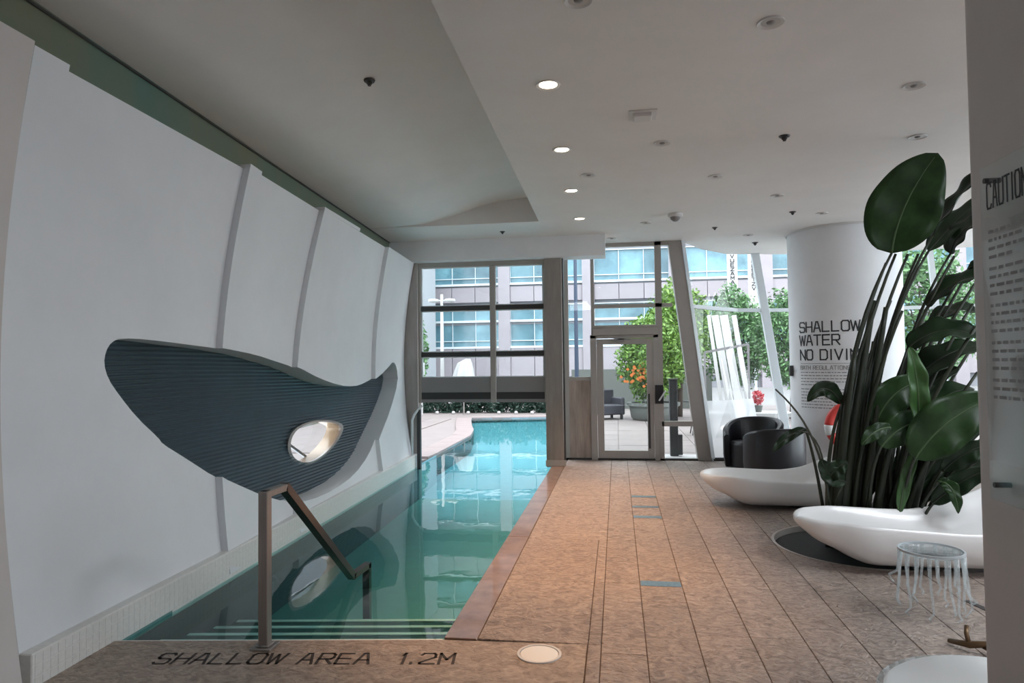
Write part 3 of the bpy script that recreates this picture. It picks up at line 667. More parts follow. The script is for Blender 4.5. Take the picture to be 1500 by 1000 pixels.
offs = [(847, 0, 'unlit downlight cut by the top edge of the photo'), (1129, 32, 'unlit round downlight nearest the camera right of centre'), (1339, 125, 'unlit downlight above the big leaf, nearer the camera'), (1344, 200, 'unlit downlight just above the tip of the big leaf'), (970, 209, 'unlit downlight right behind the square smoke detector'), (862, 256, 'unlit downlight between the second and third lit downlights'), (1048, 258, 'unlit downlight in the middle of the ceiling, beyond the dark sprinkler'), (1139, 286, 'unlit downlight in front of the round column, slightly left of it'), (946, 326, 'unlit downlight left of the dome speaker near the back glazing'), (1096, 344, 'unlit downlight near the slanted glazing, in front of the far sprinkler'), (1204, 312, 'unlit downlight directly in front of the round column top'), (896, 349, 'unlit downlight beside the right end of the header box')]
for a, c, L in offs: downlight(a, c, False, L, r=.075)
def sprinkler(px, py, label, zc=ZC, s=1.0):
    p = on(px, py, zc)
    t = empty('sprinkler', (p.x, p.y, zc), label, 'sprinkler', 'ceiling sprinklers')
    MB().lathe([(0, -.014), (.036*s, -.010), (.042*s, .004), (0, .004)], (p.x, p.y, zc), 20).build('escutcheon', M['dark'], t, smooth=.5)
    MB().lathe([(.022*s, -.008), (.02*s, -.024*s), (.012*s, -.03*s), (.012*s, -.038*s), (0, -.04*s)], (p.x, p.y, zc), 14).build('head', M['dark'], t, smooth=.5)
sprinkler(541, 118, 'dark sprinkler head on the vaulted ceiling over the pool', zc=3.80, s=1.1)
sprinkler(1149, 199, 'dark sprinkler head alone in the middle of the right ceiling', s=1.2)
sprinkler(736, 339, 'small dark sprinkler in front of the header box over the pool')
sprinkler(1047, 333, 'small dark sprinkler near the top of the slanted post')
sprinkler(1106, 355, 'dark sprinkler right above the slanted glazing by the thin post', s=1.3)
sprinkler(1161, 310, 'dark sprinkler just left of the round column top', s=1.1)
p = ceil_at(941, 168); t = empty('smoke_detector', (p.x, p.y, ZC), 'white square smoke detector on the ceiling right of the lit downlights', 'smoke detector')
MB().box(p.x-.075, p.x+.075, p.y-.075, p.y+.075, ZC-.035, ZC+.002).build('housing', M['ringw'], t, bevel=.01); MB().box(p.x-.11, p.x+.11, p.y-.11, p.y+.11, ZC-.008, ZC+.002).build('base_plate', M['ringw'], t)
p = ceil_at(989, 313); t = empty('dome_camera', (p.x, p.y, ZC), 'grey dome fitting on the ceiling in front of the glass door', 'dome')
MB().lathe([(.10, 0), (.10, -.03), (.085, -.045), (0, -.045)], (p.x, p.y, ZC), 24).build('housing', M['ringw'], t, smooth=.5)
MB().lathe([(.07, -.04), (.06, -.075), (.03, -.1), (0, -.105)], (p.x, p.y, ZC), 20).build('dome', M['grey'], t, smooth=True)

# ------------------------------------------------------------------ loungers
def lounger(x0, L, yc, wd, zs, label):
    root = empty('lounger', (x0+L*.5, yc, 0), label, 'lounger', 'white moulded loungers')
    S = 40
    zn = lambda s: np.interp(s, [0, .12, .3, .5, .7, .85, 1], [.36, .375, .35, .325, .33, .43, .60])*zs
    zf = lambda s: np.interp(s, [0, .15, .36, .46, .56, .72, .86, 1], [.36, .355, .335, .335, .37, .51, .68, .82])*zs
    hw = lambda s: wd/2*min(1, (max(1e-4, 1-(1-min(1, s/.22))**2))**.5)*min(1, (max(1e-4, 1-(1-min(1, (1-s)/.12))**2))**.5*.35+.65)
    bz = lambda s: .02+.30*max(0, 1-s/.24)**1.7*zs+.40*max(0, (s-.72)/.28)**1.8*zs
    dip = lambda s: .05+.12*math.sin(math.pi*min(1, max(0, s)))**.8
    vs = []; NN = 26; half = NN//2
    for i in range(S+1):
        s = i/S; x = x0+L*s; w2 = max(.012, hw(s)); n_z, f_z, b_z = float(zn(s)), float(zf(s)), float(bz(s))
        ring = []
        for k in range(half):                       # hull, from near rim under to far rim
            t = k/(half-1); a = math.pi*t
            yy = -math.copysign(abs(math.cos(a))**.62, math.cos(a))*w2; top = n_z+(f_z-n_z)*t
            zz = top-(top-b_z)*(math.sin(a)**.62)
            ring.append((x-(.05 if s < .1 else 0), yc+yy, zz))
        for k in range(half):                       # seat, from far rim back to near rim
            t = k/(half-1); c = math.cos(math.pi*t)
            top = f_z+(n_z-f_z)*t; yy = c*(w2-.022)
            edge = min(1, (1-abs(c))/.35); dd = dip(s)*(edge**.7)
            zz = max(top-dd, b_z+.03) if w2 > .05 else top-.01
            ring.append((x, yc+yy, zz+(.012 if k in (0, half-1) else 0)))
        vs += ring
    fs = [(i*NN+k, i*NN+(k+1) % NN, (i+1)*NN+(k+1) % NN, (i+1)*NN+k) for i in range(S) for k in range(NN)]
    fs += [tuple(range(NN-1, -1, -1)), tuple(range(S*NN, S*NN+NN))]
    body = MB().add(vs, fs).build('shell', M['lounge'], root, smooth=True)
    sb = body.modifiers.new('smooth', 'SUBSURF'); sb.levels = 1; sb.render_levels = 1
    MB().lathe([(0, 0), (.16, 0), (.16, .03), (0, .03)], (x0+L*.5, yc, 0), 20).build('foot', M['dark'], root)
    return root
lounger(1.42, 2.1, 5.80, .84, 1.0, 'white moulded lounger in front of the tall plant, next to the clear stool')
lounger(.94, 2.05, 7.98, .90, .95, 'white moulded lounger behind the tall plant, in front of the black chairs')

# ------------------------------------------------------------------ planter pit
pit = empty('planter_pit', (*pit_c, 0), 'round black planting pit in the floor, half under the front lounger', 'planter')
MB().lathe([(0, -.05), (pit_r-.02, -.05), (pit_r-.02, -.30), (0, -.30)], (*pit_c, 0), 48).build('soil', M['soil'], pit)
MB().lathe([(pit_r-.018, -.30), (pit_r-.018, .004), (pit_r+.006, .004), (pit_r+.006, .0005), (pit_r-.002, .0005), (pit_r-.002, -.30)], (*pit_c, 0), 64, closed=True).build('rim', M['rim'], pit, smooth=.5)

# ------------------------------------------------------------------ bird-of-paradise plant
pb = Vector((2.15, 6.55, -.05))
plant = empty('bird_of_paradise_plant', pb, 'tall dark green bird-of-paradise plant growing between the two white loungers', 'plant')
def bez(pts, n):
    pts = [Vector(p) for p in pts]; out = []
    for i in range(n+1):
        t = i/n; q = pts[:]
        while len(q) > 1: q = [q[j]*(1-t)+q[j+1]*t for j in range(len(q)-1)]
        out.append(q[0])
    return out
def leaf(mid, wd, m='leafd', normal=None, fold=.25, tipw=.35, rib=True, wave=.02, base=.12):
    """blade along the midrib points; width profile broad near the base third; folded along the midrib"""
    P = bez(mid, 26); N = len(P)-1; seed = random.random()*10
    view = Vector(normal) if normal else Vector((-.15, -1, .1))
    verts = []; C_ = 4
    for i, p in enumerate(P):
        t = i/N; d = (P[min(i+1, N)]-P[max(i-1, 0)]).normalized()
        side = d.cross(view).normalized(); nn = side.cross(d).normalized()
        prof = (math.sin(math.pi*min(1, t**.88))**.55)*(1-.12*t) if 0 < t < 1 else 0
        w2 = max(.002, wd/2*prof)
        for k in range(-C_, C_+1):
            s = k/C_
            q = p+side*(s*w2)+nn*(fold*abs(s)*w2+wave*math.sin(t*17+seed+s*2)*abs(s)*prof)
            verts.append(q)
    W = 2*C_+1
    fs = [(i*W+k, i*W+k+1, (i+1)*W+k+1, (i+1)*W+k) for i in range(N) for k in range(W-1)]
    o = MB().add(verts, fs).build('leaf', M[m], plant, smooth=True, fix=False)
    so = o.modifiers.new('thickness', 'SOLIDIFY'); so.thickness = .004
    if rib:
        b = MB(); b.tube(P[:-1], [.009*(1-.8*i/N)+.001 for i in range(N)], 6); b.build('midrib', M['rib_leaf'] if m != 'leafd' else M['stem'], o, smooth=True).location = (0, 0, 0)
    return P
def petiole(pts, r0=.020, r1=.010, m='stem'):
    P = bez(pts, 12); b = MB(); b.tube(P, [r0+(r1-r0)*i/12 for i in range(13)], 8)
    b.build('petiole', M[m], plant, smooth=True)
def base(px, y=6.55): y = max(6.42, y); p = at(px, 752, y); p.z = -.06; return p
def arch(a, b, sag=.12, side=0):
    m1 = a.lerp(b, .5)+Vector((side, 0, sag)); return [a, m1, b]
# (petiole foot px, depth) -> blade base (px,py,y) -> blade tip (px,py,y), width, material
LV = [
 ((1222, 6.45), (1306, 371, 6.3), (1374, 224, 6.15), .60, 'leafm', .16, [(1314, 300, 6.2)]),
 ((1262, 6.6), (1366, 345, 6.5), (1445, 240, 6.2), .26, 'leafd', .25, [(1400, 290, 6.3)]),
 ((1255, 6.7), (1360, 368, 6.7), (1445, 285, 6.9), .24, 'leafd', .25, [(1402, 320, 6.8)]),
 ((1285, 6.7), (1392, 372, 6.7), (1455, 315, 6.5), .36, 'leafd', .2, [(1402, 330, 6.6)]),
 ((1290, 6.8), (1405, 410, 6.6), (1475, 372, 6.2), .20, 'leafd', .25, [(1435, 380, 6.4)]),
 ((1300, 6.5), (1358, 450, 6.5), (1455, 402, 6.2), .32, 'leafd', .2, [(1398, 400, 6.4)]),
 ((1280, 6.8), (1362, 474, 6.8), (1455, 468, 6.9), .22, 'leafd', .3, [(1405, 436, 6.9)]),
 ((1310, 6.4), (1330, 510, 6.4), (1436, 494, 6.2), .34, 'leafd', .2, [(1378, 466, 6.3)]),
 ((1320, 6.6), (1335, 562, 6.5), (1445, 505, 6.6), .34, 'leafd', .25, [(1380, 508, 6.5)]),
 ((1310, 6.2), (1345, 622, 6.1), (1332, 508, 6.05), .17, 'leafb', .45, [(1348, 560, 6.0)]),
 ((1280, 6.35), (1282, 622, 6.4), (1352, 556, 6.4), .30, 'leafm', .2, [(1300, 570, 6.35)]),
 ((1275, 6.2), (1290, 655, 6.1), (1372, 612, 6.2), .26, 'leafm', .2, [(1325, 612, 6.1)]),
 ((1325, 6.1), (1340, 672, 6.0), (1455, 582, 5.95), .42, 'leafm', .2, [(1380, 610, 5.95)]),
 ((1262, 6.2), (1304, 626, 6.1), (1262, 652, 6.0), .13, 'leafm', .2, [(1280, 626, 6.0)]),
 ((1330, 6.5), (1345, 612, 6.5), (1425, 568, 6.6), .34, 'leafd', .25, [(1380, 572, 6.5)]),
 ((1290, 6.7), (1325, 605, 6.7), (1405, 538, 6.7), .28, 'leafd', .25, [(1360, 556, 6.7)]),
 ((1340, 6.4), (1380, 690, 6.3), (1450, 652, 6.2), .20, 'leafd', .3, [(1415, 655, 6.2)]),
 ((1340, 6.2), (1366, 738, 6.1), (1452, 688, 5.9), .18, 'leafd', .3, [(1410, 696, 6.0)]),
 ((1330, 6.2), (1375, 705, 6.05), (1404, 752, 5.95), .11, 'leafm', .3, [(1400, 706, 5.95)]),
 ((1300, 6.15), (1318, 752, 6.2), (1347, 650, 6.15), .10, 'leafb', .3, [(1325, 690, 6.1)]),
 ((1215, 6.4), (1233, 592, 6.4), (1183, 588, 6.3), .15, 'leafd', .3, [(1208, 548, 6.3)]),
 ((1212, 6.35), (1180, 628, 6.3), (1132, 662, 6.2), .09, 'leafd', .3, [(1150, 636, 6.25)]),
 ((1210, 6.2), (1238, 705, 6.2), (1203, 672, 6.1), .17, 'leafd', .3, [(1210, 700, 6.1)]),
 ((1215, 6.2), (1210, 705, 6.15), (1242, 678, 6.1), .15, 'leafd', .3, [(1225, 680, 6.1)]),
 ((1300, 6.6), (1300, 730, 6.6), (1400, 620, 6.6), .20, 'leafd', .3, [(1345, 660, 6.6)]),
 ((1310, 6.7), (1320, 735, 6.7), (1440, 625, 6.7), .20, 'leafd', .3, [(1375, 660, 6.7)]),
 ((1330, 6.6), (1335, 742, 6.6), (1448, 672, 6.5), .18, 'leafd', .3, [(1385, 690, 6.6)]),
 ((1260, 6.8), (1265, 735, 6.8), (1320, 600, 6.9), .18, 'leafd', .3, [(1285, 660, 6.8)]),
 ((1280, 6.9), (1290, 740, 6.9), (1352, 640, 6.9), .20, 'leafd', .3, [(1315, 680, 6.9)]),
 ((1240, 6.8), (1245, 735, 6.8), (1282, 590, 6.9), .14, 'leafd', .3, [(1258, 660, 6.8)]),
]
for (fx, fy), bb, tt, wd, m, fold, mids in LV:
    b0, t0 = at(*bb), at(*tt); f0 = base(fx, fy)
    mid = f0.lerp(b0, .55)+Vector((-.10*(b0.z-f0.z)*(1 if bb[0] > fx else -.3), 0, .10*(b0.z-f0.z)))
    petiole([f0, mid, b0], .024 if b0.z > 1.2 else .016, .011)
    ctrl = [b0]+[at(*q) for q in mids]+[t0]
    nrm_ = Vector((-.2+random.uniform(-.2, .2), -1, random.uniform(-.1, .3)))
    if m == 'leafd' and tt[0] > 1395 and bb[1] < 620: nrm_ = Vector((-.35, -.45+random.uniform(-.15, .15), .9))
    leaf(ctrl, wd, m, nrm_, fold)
# long bare stalks and the brown one reaching left
for (fx, fy, ex, ey_, y) in ((1212, 6.3, 1298, 385, 6.35), (1225, 6.5, 1312, 372, 6.5), (1236, 6.4, 1330, 372, 6.6), (1244, 6.55, 1318, 400, 6.6), (1252, 6.7, 1345, 372, 6.8),
                             (1262, 6.4, 1350, 470, 6.5), (1275, 6.7, 1418, 400, 6.8), (1290, 6.5, 1425, 445, 6.6), (1300, 6.8, 1430, 500, 6.9), (1310, 6.4, 1432, 545, 6.3), (1320, 6.6, 1438, 610, 6.5), (1330, 6.3, 1440, 640, 6.2), (1218, 6.4, 1290, 430, 6.4), (1230, 6.7, 1305, 440, 6.7), (1246, 6.3, 1322, 455, 6.3), (1256, 6.5, 1398, 375, 6.5), (1268, 6.8, 1440, 398, 6.7), (1285, 6.3, 1436, 470, 6.2), (1296, 6.7, 1400, 520, 6.8), (1305, 6.5, 1435, 580, 6.5), (1338, 6.5, 1445, 660, 6.5), (1350, 6.4, 1446, 690, 6.4)):
    f0, e0 = base(fx, fy), at(ex, ey_, y); mid = f0.lerp(e0, .5)+Vector((-.08*(e0.z-f0.z), 0, .06*(e0.z-f0.z))); petiole([f0, mid, e0], .028, .012)
petiole([base(1222, 6.25), at(1212, 690, 6.2), at(1200, 640, 6.2), at(1170, 600, 6.2), at(1136, 570, 6.1)], .013, .007, 'stembr')
petiole([base(1218, 6.25), at(1205, 700, 6.2), at(1216, 655, 6.2), at(1190, 625, 6.2), at(1165, 632, 6.2)], .010, .006, 'stembr')
# thick leaf-sheath trunks
for (fx, fy, ex, ey_, r) in ((1226, 6.42, 1280, 440, .06), (1250, 6.5, 1298, 450, .055), (1220, 6.3, 1252, 520, .055), (1240, 6.5, 1268, 540, .05), (1262, 6.4, 1290, 560, .055), (1285, 6.6, 1300, 600, .05), (1300, 6.4, 1335, 610, .05), (1322, 6.5, 1370, 640, .05), (1345, 6.35, 1400, 670, .045), (1250, 6.7, 1280, 500, .045), (1275, 6.25, 1310, 630, .045), (1335, 6.6, 1360, 600, .04)):
    f0, e0 = base(fx, fy), at(ex, ey_, fy)
    P = bez([f0, f0.lerp(e0, .5)+Vector((-.03, 0, .03)), e0], 10); b = MB(); b.tube(P, [r*(1-.62*i/10) for i in range(11)], 10); b.build('sheath', M['stem'], plant, smooth=True)

# ------------------------------------------------------------------ black tub chairs
def tub(c, R_o, zb, zf, ang, label):
    root = empty('tub_chair', (*c, 0), label, 'chair', 'black tub chairs'); n = 40; th = .085
    # shell: wraps 250 degrees round the back, higher at the back, cut away at the front
    half = math.radians(128); vs = []; 
    for i in range(n+1):
        a = -half+2*half*i/n; f = abs(a)/half; h = zb-(zb-zf)*(f**2.4)
        ca, sa = math.cos(ang+a), math.sin(ang+a); ri = R_o-th
        for (r, z) in ((R_o*.95, .03), (R_o, .2), (R_o, h-.03), (R_o-.025, h), (ri+.025, h), (ri, h-.03), (ri, .2), (ri, .03)):
            vs.append((c[0]+r*ca, c[1]+r*sa, z))
    m = 8; fs = [(i*m+k, i*m+(k+1) % m, (i+1)*m+(k+1) % m, (i+1)*m+k) for i in range(n) for k in range(m)]
    fs += [tuple(range(m)), tuple(range(n*m+m-1, n*m-1, -1))]
    MB().add(vs, fs).build('shell', M['black'], root, smooth=.7)
    MB().lathe([(0, .03), (R_o-th-.01, .03), (R_o-th-.01, .36), (R_o-th-.04, .40), (0, .41)], (*c, 0), 32).build('seat_cushion', M['black'], root, smooth=.6)
    MB().lathe([(0, 0), (R_o*.8, 0), (R_o*.8, .03), (0, .03)], (*c, 0), 28).build('plinth', M['dark'], root)
tub((2.08, 9.72), .40, .70, .52, math.radians(-75), 'black leather tub chair nearest the column, its back to the camera')
tub((1.98, 10.62), .43, .74, .50, math.radians(60), 'black leather tub chair standing behind the other one, nearer the glazing')

# ------------------------------------------------------------------ clear acrylic stool with dripping legs
sc_ = Vector((1.93, 4.68)); st = empty('acrylic_stool', (sc_.x, sc_.y, 0), 'clear acrylic stool with dripping strand legs before the front lounger', 'stool')
MB().lathe([(0, .375), (.165, .375), (.178, .385), (.182, .395), (.172, .40), (.16, .392), (0, .388)], (sc_.x, sc_.y, 0), 40).build('top', M['acryl'], st, smooth=.6)
MB().lathe([(.176, .388), (.186, .388), (.186, .402), (.176, .402)], (sc_.x, sc_.y, 0), 40, closed=True).build('top_rim', M['sill'], st, smooth=.6)
for k in range(18):
    a = 2*math.pi*k/18+random.uniform(-.08, .08); r0 = .172; L = [.0, .10, .0, .16, .05][k % 5]; r1 = r0+random.uniform(.0, .05)
    ca, sa = math.cos(a), math.sin(a); zb = L+.008; dx = random.uniform(-.03, .03)
    b = MB(); b.tube([(sc_.x+r0*ca, sc_.y+r0*sa, .385), (sc_.x+(r0+.008)*ca, sc_.y+(r0+.008)*sa, .30), (sc_.x+(r0+.012)*ca+dx*.3, sc_.y+(r0+.012)*sa, .2+L*.3), (sc_.x+r1*ca+dx, sc_.y+r1*sa, zb+.05), (sc_.x+(r1+.012)*ca-dx*.4, sc_.y+(r1+.012)*sa, zb+.018), (sc_.x+(r1-.01)*ca, sc_.y+(r1-.01)*sa, zb)], [.013, .010, .0075, .007, .006, .006], 7)
    b.build('leg', M['acryl'], st, smooth=True)

# ------------------------------------------------------------------ white round table with glass top, bottom right
tcx, tcy, tr0 = 1.36, 2.62, .425
tb = empty('round_table', (tcx, tcy, 0), 'white round drum table with clear glass edge at the bottom right corner', 'table')
MB().lathe([(0, 0), (tr0*.7, 0), (tr0*.86, .06), (tr0*.97, .3), (tr0, .39), (tr0-.02, .405), (0, .41)], (tcx, tcy, 0), 56).build('drum', M['lounge'], tb, smooth=.7)
MB().lathe([(tr0-.012, .378), (tr0+.022, .378), (tr0+.026, .384), (tr0+.022, .39), (tr0-.012, .39)], (tcx, tcy, 0), 64, closed=True).build('glass_top', M['acryl'], tb, smooth=.5)
# bronze twig ornament and floor slot
b0 = on(1420, 944, .04)
tw = empty('bronze_twig', (b0.x+.05, b0.y, 0), 'small dark bronze twig ornament on the floor beside the pier', 'ornament')
b = MB(); b.tube([b0+Vector((-.06, .10, -.02)), b0, b0+Vector((.10, -.03, .02)), b0+Vector((.28, -.05, .0))], [.012, .02, .016, .012], 8); b.build('branch', M['bronze'], tw, smooth=True)
b = MB(); b.tube([b0+Vector((0, .0, 0)), b0+Vector((.0, .03, .05)), b0+Vector((.02, .06, .075))], [.014, .012, .016], 8); b.build('knot', M['bronze'], tw, smooth=True)
b = MB(); b.tube([b0+Vector((.06, -.02, .0)), b0+Vector((.12, -.12, -.02)), b0+Vector((.2, -.15, -.025))], [.012, .012, .012], 8); b.build('branch', M['bronze'], tw, smooth=True)
q0, q1 = on(1416, 880), on(1445, 902)
b = MB(); b.bar((q0.x, q0.y, .002), (q1.x+.2, q1.y-.45, .002), .04, .006); o = b.build('floor_slot', M['dark'], floor)

# ------------------------------------------------------------------ outdoors
patio = empty('patio', (0, 15, 0), kind='structure')
pool_hole = outl
gpoly = [(-30, 11.46), (-4.0, 11.46)]
left = [(-3.25, 11.46), (-3.22, 11.9), (-3.24, 13.6), (-3.26, 15.0), (-3.45, 16.2), (-3.75, 17.4), (-4.05, 18.7), (-4.27, 19.8)]
b = MB(); b.prism([(-30, 10.8), (-3.5, 10.8)]+left+[(-4.3, 26), (-30, 26)], -.4, -.03); b.build('bed', M['pave'], patio)
b = MB(); b.prism([(PXR, 11.46), (1.6, 11.46), (2.6, 12.7), (3.5, 13.1), (4.6, 13.15), (8.4, 12.0), (30, 9), (30, 26), (-4.3, 26), (-4.27, 19.8), (-3.1, 20.05), (PXR, 20.4)], -.4, -.03); b.build('bed', M['pave'], patio)
# coping stones round the outdoor pool
cop = left+[(-3.1, 20.05), (-2.0, 20.25), (PXR, 20.4)]
for a, c in zip(cop[:-1], cop[1:]):
    a, c = Vector((*a, 0)), Vector((*c, 0)); d_ = (c-a).normalized(); n_ = Vector((-d_.y, d_.x, 0)); wv = .42
    for k in range(2):
        p0, p1 = a.lerp(c, k/2+.004), a.lerp(c, (k+1)/2-.004)
        MB().prism([p0, p1, p1+n_*wv, p0+n_*wv], -.06, .012).build('coping', M['copest'], patio)
# pavers (nearest rows as single stones)
for i in range(-6, 6):
    for j in range(10):
        x = -.0+i*.72; y = 11.50+j*.95
        if x < -.98 and x > -4.8: continue
        if y > 19.5 and x < 0: continue
        if x+.72 > 1.55 and y < 13.2: continue
        MB().box(x+.006, x+.714, y+.006, y+.944, -.035, -.01+random.uniform(-.002, .002)).build('paver', M['pave'], patio)
for i in range(3):
    for j in range(7):
        x = -6.1+i*.62; y = 12+j*1.1
        if x+.62 > -4.6: continue
        MB().box(x+.006, x+.614, y+.006, y+1.094, -.035, -.01).build('paver', M['pave'], patio)
o = MB().box(-70, 70, 26, 90, -.5, -.1).build('street', M['street']); tag(o, kind='structure')

def foliage(name, c, rad, n, size, m, seed, flat=0):
    r = np.random.default_rng(seed); b = MB(); c = Vector(c)
    for _ in range(n):
        v = r.normal(size=3); v /= np.linalg.norm(v); rr = (.55+.45*r.random())*(1+.16*math.sin(v[0]*5+seed)*math.sin(v[2]*6+v[1]*4))
        p = c+Vector((v[0]*rad[0]*rr, v[1]*rad[1]*rr, v[2]*rad[2]*rr))
        a = Vector(r.normal(size=3)).normalized(); e = a.cross(Vector(r.normal(size=3))).normalized(); s = size*(.6+.8*r.random())
        b.add([p-a*s, p+e*s*.42, p+a*s, p-e*s*.42], [(0, 1, 2, 3)])
    return b
def tree(name, x, y, z0, z1, zc, rad, n, size, m, label, seed, group=None, cat='tree'):
    root = empty(name, (x, y, z0), label, cat, group)
    o = foliage('foliage', (x, y, zc), rad, n, size, m, seed).build('foliage', M[m], root, fix=False); o['kind'] = 'stuff'
    b = MB(); b.tube([(x, y, z0), (x+.05, y, (z0+zc)/2), (x-.03, y, zc+rad[2]*.4)], [.09*rad[0]+.02, .07*rad[0]+.02, .02], 8); b.build('trunk', M['bark'], root, smooth=True)
    for k in range(4):
        a = k*1.6+seed; b = MB(); b.tube([(x, y, zc-rad[2]*.5), (x+math.cos(a)*rad[0]*.6, y+math.sin(a)*rad[1]*.6, zc+rad[2]*.35)], [.035, .012], 6); b.build('branch', M['bark'], root, smooth=True)
    return root
# shrub in the bench planter, seen through the door
pl = empty('bowl_planter', (.95, 19.4, 0), 'long low grey planter under the bright shrub beyond the glass door', 'planter')
MB().lathe([(.56, 0), (.62, .06), (.66, .30), (.68, .42), (.62, .42), (.58, .34), (0, .34)], (.98, 19.4, 0), 36).build('bowl', M['planter'], pl, smooth=.7)
MB().lathe([(.62, .38), (.72, .38), (.73, .47), (.62, .47)], (.98, 19.4, 0), 36, closed=True).build('rim', M['planter'], pl, smooth=.6)
tr = tree('flowering_shrub', .95, 19.4, .35, 3.4, 1.75, (.95, .7, 1.25), 8000, .066, 'foly', 'bright green flowering shrub growing in the low planter outside the door', 3, cat='shrub')
r_ = np.random.default_rng(5); b = MB()
for _ in range(60):
    p = Vector((.7+r_.normal()*.25, 18.75+r_.random()*.2, 1.25+r_.normal()*.16)); b.add([p+Vector((-.05, 0, 0)), p+Vector((0, 0, -.045)), p+Vector((.05, 0, 0)), p+Vector((0, 0, .045))], [(0, 1, 2, 3)])
o = b.build('flowers', M['orange'], tr, fix=False); o['kind'] = 'stuff'
tree('small_tree', 1.75, 20.4, 0, 4, 2.5, (.95, .8, 1.5), 7500, .07, 'foly', 'yellow-green tree between the glass door and the slanted post', 11, 'trees beyond the glazing')
tree('small_tree', 3.6, 22, 0, 4, 2.3, (1.0, .8, 1.6), 6500, .075, 'folg', 'green tree behind the white slanted fins', 12, 'trees beyond the glazing')
tree('small_tree', 4.7, 19.5, 0, 4, 2.15, (1.0, .8, 1.35), 7000, .07, 'folg', 'dense green tree between thin slanted post and fins', 13, 'trees beyond the glazing')
tree('small_tree', 6.0, 21, 0, 4, 2.6, (1.15, .9, 1.7), 7000, .075, 'folg', 'green tree seen just left of the round column', 14, 'trees beyond the glazing')
tree('small_tree', 9.0, 22, 0, 5, 2.9, (1.6, 1.0, 2.2), 7000, .09, 'folg', 'green tree behind the plant stems, right of the round column', 15, 'trees beyond the glazing')
tree('small_tree', 12.5, 22.8, 0, 5, 2.6, (1.6, 1.0, 2.0), 6500, .09, 'foly', 'yellow-green tree farthest right behind the dark leaves', 16, 'trees beyond the glazing')
tree('slim_tree', -7.55, 25, 0, 3, 2.0, (.5, .5, 1.7), 1800, .10, 'folg', 'slim green tree behind the left panes of the raised door', 17, 'trees beyond the raised door')
tree('slim_tree', -8.3, 25.2, 0, 3, 2.4, (.28, .4, 1.6), 1000, .10, 'foly', 'narrow pale tree at the left edge of the raised door', 18, 'trees beyond the raised door')
# dark hedge row at the far end of the pool
hl = ['beside the left post', 'second from the left', 'third from the left', 'fourth from the left', 'fifth from the left', 'at the right end']
for i in range(6):
    x = -6.5+i*.83; root = empty('hedge_bush', (x, 22.4, 0), f'low dark hedge bush beyond the pool, {hl[i]}', 'bush', 'hedge bushes beyond the pool')
    o = foliage('foliage', (x, 22.4, .42), (.56, .35, .60), 2000, .065, 'fold', 30+i).build('foliage', M['fold'], root, fix=False); o['kind'] = 'stuff'
    b = MB(); b.tube([(x, 22.4, -.03), (x, 22.4, .5)], [.05, .03], 6); b.build('stem', M['bark'], root)
for i, (px, py) in enumerate(((648, 601), (671, 601), (692, 601), (738, 600), (760, 601), (781, 602))):
    p = on(px, py, .05); o = MB().lathe([(0, 0), (.05, 0), (.06, .04), (.04, .08), (0, .085)], (p.x, 21.6, -.01), 12).build('white_stone', M['canvas'], None, smooth=True); setloc(o, (p.x, 21.6, 0))
    tag(o, f'small white stone before the dark hedge, number {["one", "two", "three", "four", "five", "six"][i]} from the left', 'stone', 'white stones at the hedge')
# rattan armchairs outside the door
def rattan(x, y, a, label):
    root = empty('rattan_armchair', (x, y, 0), label, 'chair', 'rattan armchairs on the patio')
    def T(b):
        R_ = Matrix.Rotation(a, 3, 'Z'); b.v = [tuple(R_ @ Vector(v)+Vector((x, y, 0))) for v in b.v]; return b
    T(MB().box(-.33, .33, -.33, .33, .12, .40)).build('seat', M['rattan'], root, bevel=.03)
    T(MB().box(-.36, .36, .26, .38, .12, .82)).build('backrest', M['rattan'], root, bevel=.03)
    for s in (-1, 1): T(MB().box(s*.33-.06, s*.33+.06, -.34, .34, .12, .60)).build('armrest', M['rattan'], root, bevel=.03)
    for sx_ in (-.3, .3):
        for sy_ in (-.28, .3): T(MB().box(sx_-.03, sx_+.03, sy_-.03, sy_+.03, -.01, .13)).build('leg', M['dark'], root)
rattan(-.30, 19.6, .5, 'dark rattan armchair on the patio left of the planter')
# fence wall behind
o = MB().box(-1.6, 3.2, 24.2, 24.4, -.03, 1.35).build('fence_wall', M['planter']); setloc(o, (.8, 24.3, 0)); tag(o, 'grey garden wall behind the planter and armchair', 'wall')
# dark bollard by the door
bo = empty('bollard', (.935, 11.9, 0), 'dark grey square bollard just outside, right of the door', 'bollard')
MB().box(.865, 1.0, 11.85, 11.98, 0, 1.28).build('shaft', M['post'], bo, bevel=.008); MB().box(.855, 1.01, 11.84, 11.99, 1.28, 1.31).build('cap', M['planter'], bo)
MB().box(.995, 1.07, 11.86, 11.97, .02, .36).build('socket_box', M['post'], bo, bevel=.006); MB().box(.75, 1.42, 11.56, 12.1, -.02, .0).build('base_plate', M['canvas'], bo)
